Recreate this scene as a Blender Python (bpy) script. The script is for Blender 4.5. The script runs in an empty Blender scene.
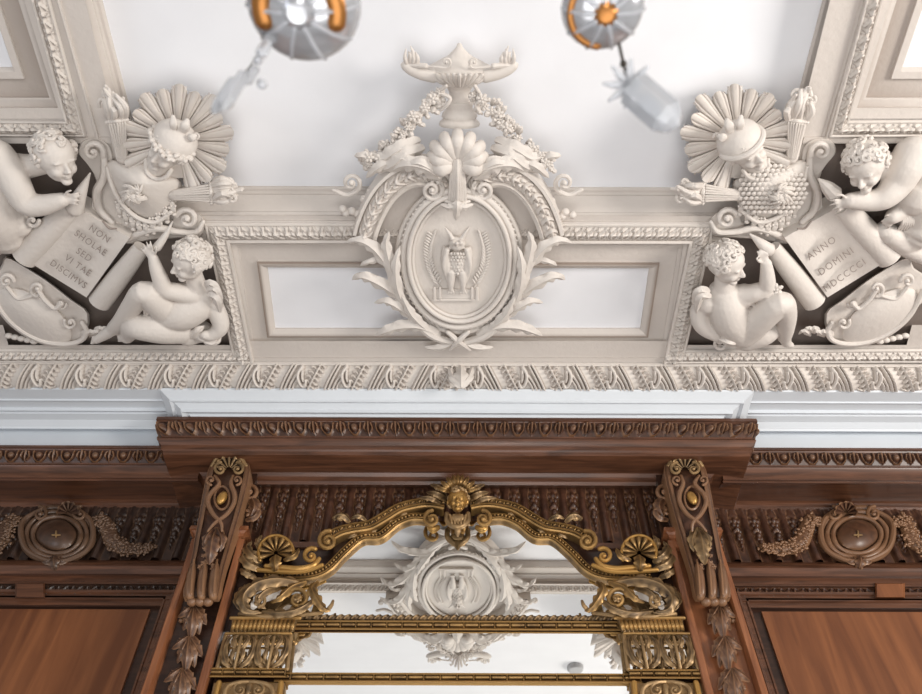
import bpy, math, random
import numpy as np
from mathutils import Vector, Matrix
random.seed(4)
COL = bpy.context.scene.collection
V = Vector
# ------------------------------------------------------------------ camera model
CX, CY, FP = 461.0, 347.0, 806.0
PITCH = math.radians(52.6); ROLL = math.radians(0.19)
CAM = V((0, 0, 1.6))
Fw = V((0, math.cos(PITCH), math.sin(PITCH))); Up = V((0, -math.sin(PITCH), math.cos(PITCH))); Rt = V((1, 0, 0))
Rt2 = Rt*math.cos(ROLL) - Up*math.sin(ROLL)*-1; Up2 = Up*math.cos(ROLL) - Rt*math.sin(ROLL)
def ray(px, py):
    return (Fw + Rt2*((px-CX)/FP) + Up2*((CY-py)/FP))
def scl(P):                      # metres per photo pixel at a point
    return (P-CAM).dot(Fw)/FP
class Chart:                     # a real plane (ceiling or wall); h = height of relief above it
    def __init__(s, kind, base):
        s.k, s.b = kind, base
        s.n = V((0,0,-1)) if kind == 'c' else V((0,-1,0))
        s.dn = V((0,1,0)) if kind == 'c' else V((0,0,-1))
    def __call__(s, px, py, h=0.0):
        r = ray(px, py)
        if s.k == 'c': t = (s.b-h)/r.z
        else: t = (s.b-h)/r.y
        return CAM + r*t
    def dir(s, dx, dy, dn=0): return (V((1,0,0))*dx + s.dn*dy + s.n*dn).normalized()
    def at(s, base): return Chart(s.k, base)
ZC = 2.865
CE = Chart('c', ZC)
def W(Y): return Chart('w', Y)
XC = -0.018
def YP(Y, py):                   # (world y, world z) of photo row py on the wall plane Y
    a = PITCH + math.atan((CY-py)/FP); return (Y, 1.6 + Y*math.tan(a))

# ------------------------------------------------------------------ materials
def new_mat(name):
    m = bpy.data.materials.new(name); m.use_nodes = True
    nt = m.node_tree; return m, nt, nt.nodes['Principled BSDF']
def rgb(c): return (c[0], c[1], c[2], 1)
def plaster(name, c, dark, rough=.6, bump=.25, scale=45, edge=True):
    m, nt, b = new_mat(name); N = nt.nodes; L = nt.links
    tc = N.new('ShaderNodeTexCoord'); no = N.new('ShaderNodeTexNoise'); no.inputs['Scale'].default_value = 5; no.inputs['Detail'].default_value = 8
    L.new(tc.outputs['Object'], no.inputs['Vector'])
    mx = N.new('ShaderNodeMix'); mx.data_type = 'RGBA'
    mx.inputs[6].default_value = rgb(c); mx.inputs[7].default_value = rgb([v*.90 for v in c])
    L.new(no.outputs['Fac'], mx.inputs[0]); out = mx.outputs[2]
    if edge:  # darker creases: aged glaze plus shade put into the colour
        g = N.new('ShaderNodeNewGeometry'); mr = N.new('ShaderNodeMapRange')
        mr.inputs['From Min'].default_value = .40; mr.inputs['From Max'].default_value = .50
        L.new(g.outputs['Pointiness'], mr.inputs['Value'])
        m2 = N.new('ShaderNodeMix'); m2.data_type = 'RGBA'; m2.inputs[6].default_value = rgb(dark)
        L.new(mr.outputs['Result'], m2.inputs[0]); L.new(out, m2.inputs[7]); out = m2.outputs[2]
    L.new(out, b.inputs['Base Color']); b.inputs['Roughness'].default_value = rough
    n2 = N.new('ShaderNodeTexNoise'); n2.inputs['Scale'].default_value = scale; n2.inputs['Detail'].default_value = 4
    L.new(tc.outputs['Object'], n2.inputs['Vector'])
    bp = N.new('ShaderNodeBump'); bp.inputs['Strength'].default_value = bump; bp.inputs['Distance'].default_value = .01
    L.new(n2.outputs['Fac'], bp.inputs['Height']); L.new(bp.outputs['Normal'], b.inputs['Normal'])
    return m
def wood(name, c1, c2, rough=.35, axis='x', gold=None, scale=3.0, coat=.25):
    m, nt, b = new_mat(name); N = nt.nodes; L = nt.links
    g = N.new('ShaderNodeNewGeometry'); mp = N.new('ShaderNodeMapping')
    mp.inputs['Scale'].default_value = {'x': (1.2, 14, 14), 'z': (14, 14, 1.2), 'n': (9, 9, 9)}[axis]
    L.new(g.outputs['Position'], mp.inputs['Vector'])
    no = N.new('ShaderNodeTexNoise'); no.inputs['Scale'].default_value = scale; no.inputs['Detail'].default_value = 9; no.inputs['Distortion'].default_value = .8
    L.new(mp.outputs['Vector'], no.inputs['Vector'])
    cr = N.new('ShaderNodeValToRGB'); cr.color_ramp.elements[0].position = .34; cr.color_ramp.elements[1].position = .68
    cr.color_ramp.elements[0].color = rgb(c1); cr.color_ramp.elements[1].color = rgb(c2)
    L.new(no.outputs['Fac'], cr.inputs['Fac']); out = cr.outputs['Color']
    if gold:  # paler tan on raised edges, highlights put into the colour
        mr = N.new('ShaderNodeMapRange'); mr.inputs['From Min'].default_value = .50; mr.inputs['From Max'].default_value = .60
        L.new(g.outputs['Pointiness'], mr.inputs['Value'])
        m2 = N.new('ShaderNodeMix'); m2.data_type = 'RGBA'; m2.inputs[7].default_value = rgb(gold)
        L.new(mr.outputs['Result'], m2.inputs[0]); L.new(out, m2.inputs[6]); out = m2.outputs[2]
    L.new(out, b.inputs['Base Color']); b.inputs['Roughness'].default_value = rough; b.inputs['Coat Weight'].default_value = coat; b.inputs['Coat Roughness'].default_value = .25
    bp = N.new('ShaderNodeBump'); bp.inputs['Strength'].default_value = .1; bp.inputs['Distance'].default_value = .004
    L.new(no.outputs['Fac'], bp.inputs['Height']); L.new(bp.outputs['Normal'], b.inputs['Normal'])
    return m
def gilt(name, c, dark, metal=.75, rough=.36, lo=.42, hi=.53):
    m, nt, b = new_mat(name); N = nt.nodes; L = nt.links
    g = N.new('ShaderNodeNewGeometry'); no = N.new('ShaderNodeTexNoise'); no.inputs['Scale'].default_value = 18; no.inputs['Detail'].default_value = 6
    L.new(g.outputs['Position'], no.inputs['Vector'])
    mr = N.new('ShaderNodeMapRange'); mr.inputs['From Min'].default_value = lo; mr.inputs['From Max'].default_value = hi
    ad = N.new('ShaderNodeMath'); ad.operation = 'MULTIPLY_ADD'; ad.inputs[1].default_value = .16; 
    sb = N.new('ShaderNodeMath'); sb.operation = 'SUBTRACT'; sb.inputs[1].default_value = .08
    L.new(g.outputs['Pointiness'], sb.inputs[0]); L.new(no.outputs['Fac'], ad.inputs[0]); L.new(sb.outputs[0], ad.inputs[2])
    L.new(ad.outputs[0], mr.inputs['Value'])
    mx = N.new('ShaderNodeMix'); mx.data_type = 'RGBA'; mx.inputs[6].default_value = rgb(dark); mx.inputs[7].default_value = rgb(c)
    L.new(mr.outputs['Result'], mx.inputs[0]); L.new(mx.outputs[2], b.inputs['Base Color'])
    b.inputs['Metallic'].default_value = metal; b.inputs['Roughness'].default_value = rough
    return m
def simple(name, c, rough=.5, metal=0, **kw):
    m, nt, b = new_mat(name); N = nt.nodes; L = nt.links
    no = N.new('ShaderNodeTexNoise'); no.inputs['Scale'].default_value = 9
    mx = N.new('ShaderNodeMix'); mx.data_type = 'RGBA'; mx.inputs[6].default_value = rgb(c); mx.inputs[7].default_value = rgb([v*.96 for v in c])
    L.new(no.outputs['Fac'], mx.inputs[0]); L.new(mx.outputs[2], b.inputs['Base Color'])
    b.inputs['Roughness'].default_value = rough; b.inputs['Metallic'].default_value = metal
    for k, v in kw.items(): b.inputs[k.replace('_', ' ')].default_value = v
    return m
M = {}
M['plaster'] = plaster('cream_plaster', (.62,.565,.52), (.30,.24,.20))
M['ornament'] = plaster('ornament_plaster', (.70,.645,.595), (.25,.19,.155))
M['recess'] = plaster('recess_plaster', (.19,.155,.135), (.3,.25,.2), edge=False)
M['white'] = plaster('white_paint', (.855,.86,.89), (.8,.8,.8), bump=.02, edge=False)
M['cornice'] = plaster('white_cornice_paint', (.68,.715,.755), (.6,.6,.63), rough=.4, bump=.03, edge=False)
M['letter'] = simple('shaded_letter', (.30,.25,.22), .8)  # raised letters, dark colour standing in for the shade of engraving
M['woodx'] = wood('walnut_horizontal', (.055,.021,.010), (.135,.054,.027), axis='x')
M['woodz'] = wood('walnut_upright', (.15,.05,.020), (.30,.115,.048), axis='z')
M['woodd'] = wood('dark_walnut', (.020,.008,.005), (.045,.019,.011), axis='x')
M['panel'] = wood('panel_walnut', (.125,.038,.011), (.235,.082,.027), axis='z', scale=1.2, rough=.42, coat=.3)
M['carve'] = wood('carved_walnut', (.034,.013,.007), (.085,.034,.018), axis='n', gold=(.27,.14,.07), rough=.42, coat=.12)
M['carved'] = wood('shaded_carved_walnut', (.022,.011,.008), (.05,.025,.016), axis='n', gold=(.15,.085,.05), rough=.45)  # darker copy of the carved walnut, painting in the shaded left side
M['carve_shaded'] = wood('half_shaded_carved_walnut', (.030,.014,.009), (.065,.031,.019), axis='n', gold=(.16,.09,.052), rough=.42)  # in-between copy for the left cartouche, its shade put into the colour
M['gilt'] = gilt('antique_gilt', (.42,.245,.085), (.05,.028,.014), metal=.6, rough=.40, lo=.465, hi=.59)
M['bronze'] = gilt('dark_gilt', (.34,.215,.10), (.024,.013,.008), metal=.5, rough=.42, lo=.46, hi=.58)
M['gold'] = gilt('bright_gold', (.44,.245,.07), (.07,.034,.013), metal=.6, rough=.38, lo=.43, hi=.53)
M['mirror'] = simple('mirror_glass', (.93,.94,.92), .0, 1.0)
M['glass'] = simple('crystal_glass', (.74,.76,.80), .08, 0, Transmission_Weight=.55, IOR=1.5)
M['cup'] = simple('silvered_crystal', (.62,.63,.66), .16, .45, Transmission_Weight=.35, IOR=1.5)
M['amber'] = simple('amber_brass', (.40,.17,.045), .3, .7)
M['iron'] = simple('dark_wire', (.07,.06,.05), .4, .8)
M['detector'] = simple('grey_plastic', (.45,.45,.46), .5)

# ------------------------------------------------------------------ mesh buffer
class MB:
    def __init__(s): s.v = []; s.f = []
    def add(s, vs, fs):
        o = len(s.v); s.v += [tuple(v) for v in vs]; s.f += [tuple(i+o for i in f) for f in fs]
    def grid(s, rows, closed=False, capends=False):
        n = len(rows[0]); vs = [p for r in rows for p in r]; fs = []
        for i in range(len(rows)-1):
            for j in range(n if closed else n-1):
                k = (j+1) % n
                fs.append((i*n+j, i*n+k, (i+1)*n+k, (i+1)*n+j))
        if capends and closed:
            fs.append(tuple(range(n))[::-1]); fs.append(tuple((len(rows)-1)*n+j for j in range(n)))
        s.add(vs, fs)
def link(o, parent=None):
    COL.objects.link(o)
    if parent is not None: o.parent = parent
    return o
def build(mb, name, mat, parent=None, smooth=True, remesh=None, smoothit=0, sharp=None, origin=None):
    me = bpy.data.meshes.new(name)
    vs = mb.v
    if parent is not None and origin is None:
        q = parent; off = V((0,0,0))
        while q is not None: off += q.location; q = q.parent
    elif origin is not None: off = V(origin)
    else:
        a = np.array(vs); off = V((a.min(0)+a.max(0))/2)
    me.from_pydata([(v[0]-off[0], v[1]-off[1], v[2]-off[2]) for v in vs], [], mb.f)
    import bmesh
    bm = bmesh.new(); bm.from_mesh(me); bmesh.ops.recalc_face_normals(bm, faces=bm.faces); bm.to_mesh(me); bm.free()
    if remesh:
        if smoothit >= 4: smoothit = 9
        t = bpy.data.objects.new('tmp', me); COL.objects.link(t)
        r = t.modifiers.new('r', 'REMESH'); r.mode = 'VOXEL'; r.voxel_size = remesh
        if smoothit:
            q = t.modifiers.new('s', 'SMOOTH'); q.factor = .5; q.iterations = smoothit
        dg = bpy.context.evaluated_depsgraph_get(); dg.update()
        me2 = bpy.data.meshes.new_from_object(t.evaluated_get(dg)); bpy.data.objects.remove(t); me = me2; me.name = name
    me.materials.clear(); me.materials.append(M[mat] if isinstance(mat, str) else mat)
    if smooth:
        me.shade_smooth()
        if sharp is None: sharp = 40 if not remesh else 180
        if sharp < 180: me.set_sharp_from_angle(angle=math.radians(sharp))
    o = bpy.data.objects.new(name, me); link(o, parent)
    o.location = (0,0,0) if (parent is not None) else off
    return o
def tag(o, label=None, cat=None, group=None, kind=None):
    if label: o['label'] = label
    if cat: o['category'] = cat
    if group: o['group'] = group
    if kind: o['kind'] = kind
    return o
def thing(name, loc, label, cat, group=None):
    o = bpy.data.objects.new(name, None); o.empty_display_size = .05; COL.objects.link(o); o.location = loc
    return tag(o, label, cat, group)
def struct(mb, name, mat, **k):
    return tag(build(mb, name, mat, **k), kind='structure')

# ------------------------------------------------------------------ shapes
def catmull(P, k=6, closed=False):
    P = [np.array(p, float) for p in P]
    if len(P) < 3 and not closed:
        return [P[0]*(1-i/k)+P[-1]*i/k for i in range(k+1)]
    n = len(P); out = []
    rng = range(n) if closed else range(n-1)
    for i in rng:
        p0 = P[(i-1) % n] if (closed or i > 0) else P[0]*2-P[1]
        p1 = P[i]; p2 = P[(i+1) % n]; p3 = P[(i+2) % n] if (closed or i+2 < n) else P[-1]*2-P[-2]
        for j in range(k):
            t = j/k
            out.append(.5*((2*p1)+(-p0+p2)*t+(2*p0-5*p1+4*p2-p3)*t*t+(-p0+3*p1-3*p2+p3)*t**3))
    if not closed: out.append(P[-1])
    return out
def tube3(mb, P, R, N, n=10, flat=1.0, caps=True, closed=False):
    """swept ellipse; P world points, R radii (m), N surface normal"""
    P = [V(p) for p in P]; rows = []; m = len(P)
    for i in range(m):
        a = P[(i-1) % m] if (closed or i > 0) else P[0]; b = P[(i+1) % m] if (closed or i < m-1) else P[-1]
        T = (b-a); T = T.normalized() if T.length > 1e-9 else V((1,0,0))
        B = N.cross(T)
        if B.length < .15: B = V((1,0,0)).cross(T) if abs(T.x) < .9 else V((0,1,0)).cross(T)
        B.normalize(); U = T.cross(B).normalized()
        if U.dot(N) < 0: U = -U
        ring = lambda c, r: [c + B*(r*math.cos(2*math.pi*j/n)) + U*(r*flat*math.sin(2*math.pi*j/n)) for j in range(n)]
        if caps and not closed and i == 0:
            for q in (.15, .5, .85): 
                rows.append(ring(P[0]-T*R[0]*math.cos(q*math.pi/2)*1.0, R[0]*math.sin(q*math.pi/2)))
        rows.append(ring(P[i], R[i]))
        if caps and not closed and i == m-1:
            for q in (.85, .5, .15):
                rows.append(ring(P[i]+T*R[i]*math.cos(q*math.pi/2), R[i]*math.sin(q*math.pi/2)))
    if closed: rows.append(rows[0])
    mb.grid(rows, closed=True, capends=not closed)
def tube(mb, ch, pts, n=10, flat=1.0, k=5, caps=True, closed=False):
    """pts: (px,py,h,rpx)"""
    S = catmull(pts, k, closed)
    P = [ch(p[0], p[1], p[2]) for p in S]
    tube3(mb, P, [max(p[3],.05)*scl(q) for p, q in zip(S, P)], ch.n, n, flat, caps, closed)
def ell(mb, c, r, ax=(V((1,0,0)), V((0,1,0)), V((0,0,1))), nu=12, nv=8):
    rows = []
    for i in range(nv+1):
        t = math.pi*i/nv; t = min(max(t, .02), math.pi-.02)
        rows.append([c + ax[0]*(r[0]*math.sin(t)*math.cos(2*math.pi*j/nu)) + ax[1]*(r[1]*math.sin(t)*math.sin(2*math.pi*j/nu)) + ax[2]*(r[2]*math.cos(t)) for j in range(nu)])
    mb.grid(rows, closed=True, capends=True)
def blob(mb, ch, px, py, h, rx, ry=None, rn=None, rot=0, nu=10, nv=7):
    """ellipsoid, radii px, rot degrees in picture plane"""
    P = ch(px, py, h); s = scl(P); ry = ry or rx; rn = rn or min(rx, ry); a = math.radians(rot)
    u = ch.dir(math.cos(a), math.sin(a)); v = ch.dir(-math.sin(a), math.cos(a))
    ell(mb, P, (rx*s, ry*s, rn*s), (u, v, ch.n), nu, nv)
def spiral(cx, cy, h, r0, turns, a0, sgn, w0, w1, rise=.02, r1=.12, steps=None):
    """outside -> inside; a0 degrees"""
    steps = steps or int(turns*14); out = []
    for i in range(steps+1):
        t = i/steps; a = math.radians(a0)+sgn*2*math.pi*turns*t; r = r0*((1-t)**1.1*(1-r1)+r1)
        out.append((cx+r*math.cos(a), cy+r*math.sin(a), h+rise*t, w0*(1-t)+w1*t))
    return out
def volute(mb, ch, cx, cy, h, r, turns=1.6, a0=0, sgn=1, w=.22, flat=1.0, eye=True, lead=None, rise=.015, n=8):
    s = spiral(cx, cy, h, r, turns, a0, sgn, r*w, r*w*.55, rise)
    pts = (lead or []) + s
    P = [ch(p[0], p[1], p[2]) for p in (catmull(lead+s[:1], 6)[:-1] if lead else [])+s]
    R = [p[3] for p in (catmull(lead+s[:1], 6)[:-1] if lead else [])+s]
    tube3(mb, P, [a*scl(q) for a, q in zip(R, P)], ch.n, n, flat)
    if eye: blob(mb, ch, cx, cy, h+rise, r*.26)
def leaf(mb, ch, pts, w, lobes=4, k=6, th=.5, deep=.32, tip=.15, rib=True, pw=.8):
    """acanthus blade along pts (px,py,h); w px half width"""
    S = catmull(pts, k); n = len(S); P = [ch(p[0], p[1], p[2]) for p in S]; rows = []
    ts = [-1, -.72, -.42, -.14, 0, .14, .42, .72, 1]
    for i in range(n):
        s = i/(n-1); a = P[max(i-1, 0)]; b = P[min(i+1, n-1)]; T = (b-a).normalized()
        B = ch.n.cross(T)
        if B.length < .1: B = V((1,0,0))
        B.normalize(); U = T.cross(B).normalized()
        if U.dot(ch.n) < 0: U = -U
        env = (math.sin(math.pi*min(1, (s*.93+.07))**pw)**.7 if s < 1 else 0)
        env = max(env, tip*(1-s)+.02)
        ph = (s*lobes) % 1.0
        lob = 1-deep*(abs(2*ph-1)**1.5) if lobes else 1
        wm = w*scl(P[i])*env; row = []
        for t in ts:
            ww = wm*(lob if abs(t) > .6 else 1)
            z = .55*(1-t*t)
            if rib: z += .16*math.exp(-(t/.12)**2) - .17*math.exp(-((abs(t)-.3)/.14)**2)
            if lobes: z += .13*math.cos(2*math.pi*(s*lobes-abs(t)*.6))*abs(t)
            row.append(P[i]+B*(t*ww)+U*(z*wm*th*1.6))
        for t in (.8, 0, -.8): row.append(P[i]+B*(t*wm*.85)-U*(wm*th*.5))
        rows.append(row)
    mb.grid(rows, closed=True, capends=True)
def flower(mb, ch, px, py, h, r, petals=5, rot=None):
    rot = random.uniform(0, 72) if rot is None else rot
    for i in range(petals):
        a = math.radians(rot+i*360/petals)
        blob(mb, ch, px+r*.55*math.cos(a), py+r*.55*math.sin(a), h, r*.5, r*.36, r*.3, rot=math.degrees(a), nu=7, nv=5)
    blob(mb, ch, px, py, h+.004, r*.28, nu=7, nv=5)
def fan(mb, ch, cx, cy, h0, h1, rin, rout, a0, a1, nr, groove=.35, scallop=.12, cup=0.0, step=6, cyc=None):
    """ribbed shell/ray fan. radii px; groove/heights in m fraction"""
    rows = []; nrad = 10; na = nr*step
    for i in range(nrad+1):
        t = i/nrad; row = []
        for j in range(na+1):
            a = math.radians(a0+(a1-a0)*j/na); ph = (j % step)/step; hump = abs(math.sin(math.pi*j/step))
            R = rin+(rout(j/na) if callable(rout) else rout)*(1-scallop*(1-hump)*(1 if t > .8 else 0))*t - rin*t
            hh = h0+(h1-h0)*t + groove*hump*(.25+.75*t) + cup*math.sin(math.pi*t)
            row.append(ch(cx+R*math.cos(a), cy+R*math.sin(a), hh))
        rows.append(row)
    # back rim down to the surface
    rows.append([ch(cx+(rout(j/na) if callable(rout) else rout)*.97*math.cos(math.radians(a0+(a1-a0)*j/na)), cy+(rout(j/na) if callable(rout) else rout)*.97*math.sin(math.radians(a0+(a1-a0)*j/na)), min(h0,0)) for j in range(na+1)])
    mb.grid(rows)
def slab(mb, ch, pts, h0, h1, bevel=0, dome=0):
    """flat relief polygon: px outline, base height h0, top h1"""
    n = len(pts); cx = sum(p[0] for p in pts)/n; cy = sum(p[1] for p in pts)/n
    ring = lambda q, h: [ch(cx+(p[0]-cx)*q, cy+(p[1]-cy)*q, h) for p in pts]
    rows = [ring(1, h0), ring(1, h1-(h1-h0)*.25 if bevel else h1)]
    if bevel: rows.append(ring(1-bevel, h1))
    if dome:
        for q in (.85, .7, .5, .3, .12): rows.append(ring(q*(1-bevel), h1+dome*(1-q*q)))
    mb.grid(rows, closed=True)
    o = len(mb.v)-n; mb.f.append(tuple(o+i for i in range(n)))
def box(mb, a, b):
    x0,y0,z0 = a; x1,y1,z1 = b
    mb.add([(x0,y0,z0),(x1,y0,z0),(x1,y1,z0),(x0,y1,z0),(x0,y0,z1),(x1,y0,z1),(x1,y1,z1),(x0,y1,z1)],
           [(0,3,2,1),(4,5,6,7),(0,1,5,4),(1,2,6,5),(2,3,7,6),(3,0,4,7)])
def sides(path, N, closed=False):
    P = [V(p) for p in path]; n = len(P); out = []
    for i in range(n):
        s = []
        if closed or i > 0: s.append(N.cross((P[i]-P[i-1]).normalized()))
        if closed or i < n-1: s.append(N.cross((P[(i+1) % n]-P[i]).normalized()))
        if len(s) == 2: d = (s[0]+s[1])/(1+max(s[0].dot(s[1]), -.7))
        else: d = s[0]
        out.append(d)
    return P, out
def sweep(mb, path, N, prof, closed=False, cap=True):
    P, S = sides(path, N, closed)
    rows = [[P[i]+S[i]*a+N*b for a, b in prof] for i in range(len(P))]
    if closed: rows.append(rows[0])
    o = len(mb.v); mb.grid(rows)
    if cap and not closed:
        m = len(prof); mb.f.append(tuple(o+j for j in range(m))); mb.f.append(tuple(o+(len(rows)-1)*m+j for j in range(m))[::-1])
def stamp(strokes, nu=40, nv=20, aspect=2.0, wrap=True):
    u, v = np.meshgrid((np.arange(nu))/nu, np.linspace(0, 1, nv), indexing='ij'); H = np.zeros_like(u)
    for st in strokes:
        pts, w0, w1, h0, h1 = st
        if len(pts) > 2: pts = [tuple(p) for p in catmull([(a, b) for a, b in pts], 5)]
        if len(pts) == 1: pts = pts*2
        L = len(pts)-1
        for sh in ((-1, 0, 1) if wrap else (0,)):
            for i in range(L):
                (x0, y0), (x1, y1) = pts[i][:2], pts[i+1][:2]
                ax, ay = (x0+sh)*aspect, y0; bx, by = (x1+sh)*aspect, y1
                dx, dy = bx-ax, by-ay; q = dx*dx+dy*dy+1e-12
                t = np.clip(((u*aspect-ax)*dx+(v-ay)*dy)/q, 0, 1)
                d = np.hypot(u*aspect-ax-t*dx, v-ay-t*dy); g = (i+t)/L; w = w0+(w1-w0)*g; h = h0+(h1-h0)*g
                H = np.maximum(H, np.where(d < w, h*np.sqrt(np.clip(1-(d/w)**2, 0, 1)), 0))
    return H
def relief(mb, path, N, A, B, bulge, st, unit, amp, closed=False, flip=False, minstep=None):
    """band between profile points A=(a,b), B=(a,b) with repeated stamp"""
    P, S = sides(path, N, closed); nu, nv = st.shape; seg = list(range(len(P) if closed else len(P)-1)); acc = 0
    A = np.array(A, float); B = np.array(B, float); d = B-A; nrm = np.array([-d[1], d[0]])/np.linalg.norm(d)
    if nrm[1]+.9*nrm[0] < 0: nrm = -nrm
    for i in seg:
        j = (i+1) % len(P); L = (P[j]-P[i]).length
        if L > unit*1.5: cnt = max(1, round(L/unit)); steps = cnt*nu; ph = lambda k: k % nu
        else:
            steps = max(2, int(round(L/unit*nu))); a0 = acc; ph = lambda k, a0=a0, steps=steps, L=L: int(round((a0+L*k/steps)/unit*nu)) % nu
        acc += L; rows = []
        for k in range(steps+1):
            t = k/steps; Pk = P[i].lerp(P[j], t); Sk = S[i].lerp(S[j], t); col = ph(k); row = []
            if flip: col = (nu-1-col) % nu
            for m in range(nv):
                q = m/(nv-1); ab = A+d*q+nrm*(bulge*math.sin(math.pi*q)+amp*float(st[col, m]))
                row.append(Pk+Sk*ab[0]+N*ab[1])
            rows.append(row)
        mb.grid(rows)
def turned(mb, ch, cx, prof, flat=.6, h=0, n=20, tilt=0):
    """urn-like solid: prof [(py, halfwidth px)] about a line x=cx (px)"""
    S = prof; rows = []
    for py, w in S:
        x = cx+tilt*(py-S[0][0]); P = ch(x, py, h); s = scl(P)
        rows.append([P+V((1,0,0))*(w*s*math.cos(2*math.pi*j/n))+ch.n*(w*s*flat*math.sin(2*math.pi*j/n)) for j in range(n)])
    mb.grid(rows, closed=True, capends=True)
def lathe(mb, c, prof, axis=V((0,0,1)), n=24):
    X = V((1,0,0)) if abs(axis.x) < .9 else V((0,1,0)); X = (X-axis*X.dot(axis)).normalized(); Y = axis.cross(X)
    rows = [[c+axis*t+X*(r*math.cos(2*math.pi*j/n))+Y*(r*math.sin(2*math.pi*j/n)) for j in range(n)] for r, t in prof]
    mb.grid(rows, closed=True, capends=True)
def head(mb, hair, c, R, fwd, up, curls=40, cr=.24, seed=1, old=False):
    rnd = random.Random(seed); f = fwd.normalized(); u = (up-f*up.dot(f)).normalized(); r = u.cross(f); ax = (f, u, r)
    def E(o, q): ell(mb, c+(f*o[0]+u*o[1]+r*o[2])*R, (q[0]*R, q[1]*R, q[2]*R), ax, 14, 10)
    E((-.08,.15,0), (.95,.92,.84)); E((.2,-.2,0), (.68,.85,.64)); E((.35,.3,0), (.5,.42,.62))
    for s in (-1, 1):
        E((.58,-.36,s*.32), (.27,.27,.25)); E((.79,.1,s*.3), (.10,.055,.22)); E((.70,-.06,s*.29), (.13,.10,.15)); E((-.02,-.1,s*.84), (.16,.24,.09))
        E((.93,-.33,s*.1), (.10,.08,.08))
    tube3(mb, [c+(f*.78+u*.08)*R, c+(f*.93-u*.12)*R, c+(f*1.04-u*.28)*R], [.07*R,.09*R,.12*R], r, 8)
    E((.84,-.52,0), (.12,.055,.20)); E((.82,-.64,0), (.12,.06,.15)); E((.66,-.88,0), (.22,.18,.24))
    k = 0
    while k < curls:
        d = V((rnd.gauss(0,1), rnd.gauss(0,1), rnd.gauss(0,1))).normalized()
        if d.x > .35 and d.y < .62: continue
        if d.y < -.45: continue
        q = cr*rnd.uniform(.75, 1.3); nn = (f*d.x+u*d.y+r*d.z).normalized(); p0 = c+(f*(d.x*.93-.08)+u*(d.y*.90+.16)+r*d.z*.84)*R
        t1 = nn.cross(u if abs(nn.dot(u)) < .8 else f).normalized(); t2 = nn.cross(t1); a0 = rnd.uniform(0, 6.28); sg = rnd.choice((-1, 1)); pts = []
        for i in range(10):
            t = i/9; a = a0+sg*t*6.5; rr = q*R*(1.05-.75*t); pts.append(p0+t1*(rr*math.cos(a))+t2*(rr*math.sin(a))+nn*(q*R*.55*t))
        tube3(hair, pts, [q*R*(.50-.12*i/9) for i in range(10)], nn, 6); k += 1
def hand(mb, ch, wx, wy, h, dx, dy, L, curl=.3, thumb=1, r=1.25, spread=1.0):
    """five-finger hand, wrist px, direction, length px"""
    l = math.hypot(dx, dy); dx /= l; dy /= l; nx, ny = -dy*thumb, dx*thumb; s = scl(ch(wx, wy, h))
    tube(mb, ch, [(wx,wy,h,L*.19), (wx+dx*L*.28,wy+dy*L*.28,h,L*.26), (wx+dx*L*.5,wy+dy*L*.5,h,L*.22)], n=8, flat=.55)
    for i, (o, ln) in enumerate(((-.22,.36), (-.07,.47), (.08,.5), (.22,.44))):
        bx = wx+dx*L*.48-nx*-o*L; by = wy+dy*L*.48-ny*-o*L; fx = dx+nx*o*.9*spread; fy = dy+ny*o*.9*spread
        tube(mb, ch, [(bx,by,h,r), (bx+fx*L*ln*.5,by+fy*L*ln*.5,h+curl*L*s*.15,r*.92), (bx+fx*L*ln,by+fy*L*ln,h-curl*L*s*.25,r*.75)], n=7, k=3)
    bx = wx+dx*L*.18+nx*L*.16; by = wy+dy*L*.18+ny*L*.16
    tube(mb, ch, [(bx,by,h,r*1.2), (bx+(nx*.22+dx*.15)*L,by+(ny*.22+dy*.15)*L,h+.2*L*s,r*1.05), (bx+(nx*.28+dx*.36)*L,by+(ny*.28+dy*.36)*L,h+.22*L*s,r*.85)], n=7, k=3)
def text(body, ch, px, py, size, ang, h, name, parent, mat='letter', skew=0, spacing=1.0, ext=.002):
    cu = bpy.data.curves.new('t', 'FONT'); cu.body = body; cu.size = 1; cu.align_x = 'CENTER'; cu.align_y = 'CENTER'; cu.space_character = spacing; cu.resolution_u = 3
    t = bpy.data.objects.new('t', cu); COL.objects.link(t); dg = bpy.context.evaluated_depsgraph_get(); dg.update()
    me = bpy.data.meshes.new_from_object(t.evaluated_get(dg)); bpy.data.objects.remove(t)
    a = math.radians(ang); mb = MB(); vs = []
    for q in (0, ext):
        for v in me.vertices:
            x = v.co.x*size; y = -v.co.y*size
            vs.append(ch(px+x*math.cos(a)-y*math.sin(a), py+x*math.sin(a)+y*math.cos(a), h+q))
    n = len(me.vertices); fs = [tuple(n+i for i in p.vertices) for p in me.polygons]
    for e in me.edges:
        i, j = e.vertices
        fs.append((i, j, n+j, n+i))
    mb.add(vs, fs); return build(mb, name, mat, parent, smooth=False)
# ================================================================== ceiling and cornices
ZA = ZC+1.6                       # world height of the beam soffits
NC = V((0,0,-1))
YE = 1.543                        # far edge of the white field opening
XE = 1.342
mb = MB(); box(mb, (-1.5,-2.2,ZA+.10), (1.5,1.65,ZA+.14)); struct(mb, 'ceiling', 'white', smooth=False)
mb = MB()                         # recessed ground between the beams
box(mb, (-3.2,-2.2,ZA+.06), (-XE,2.4,ZA+.10)); box(mb, (XE,-2.2,ZA+.06), (3.2,2.4,ZA+.10)); box(mb, (-XE,YE,ZA+.06), (XE,2.4,ZA+.10))
struct(mb, 'ceiling_ground', 'recess', smooth=False)
def mpx(p, s): return (p if s < 0 else 2*457.5-p)
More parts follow.
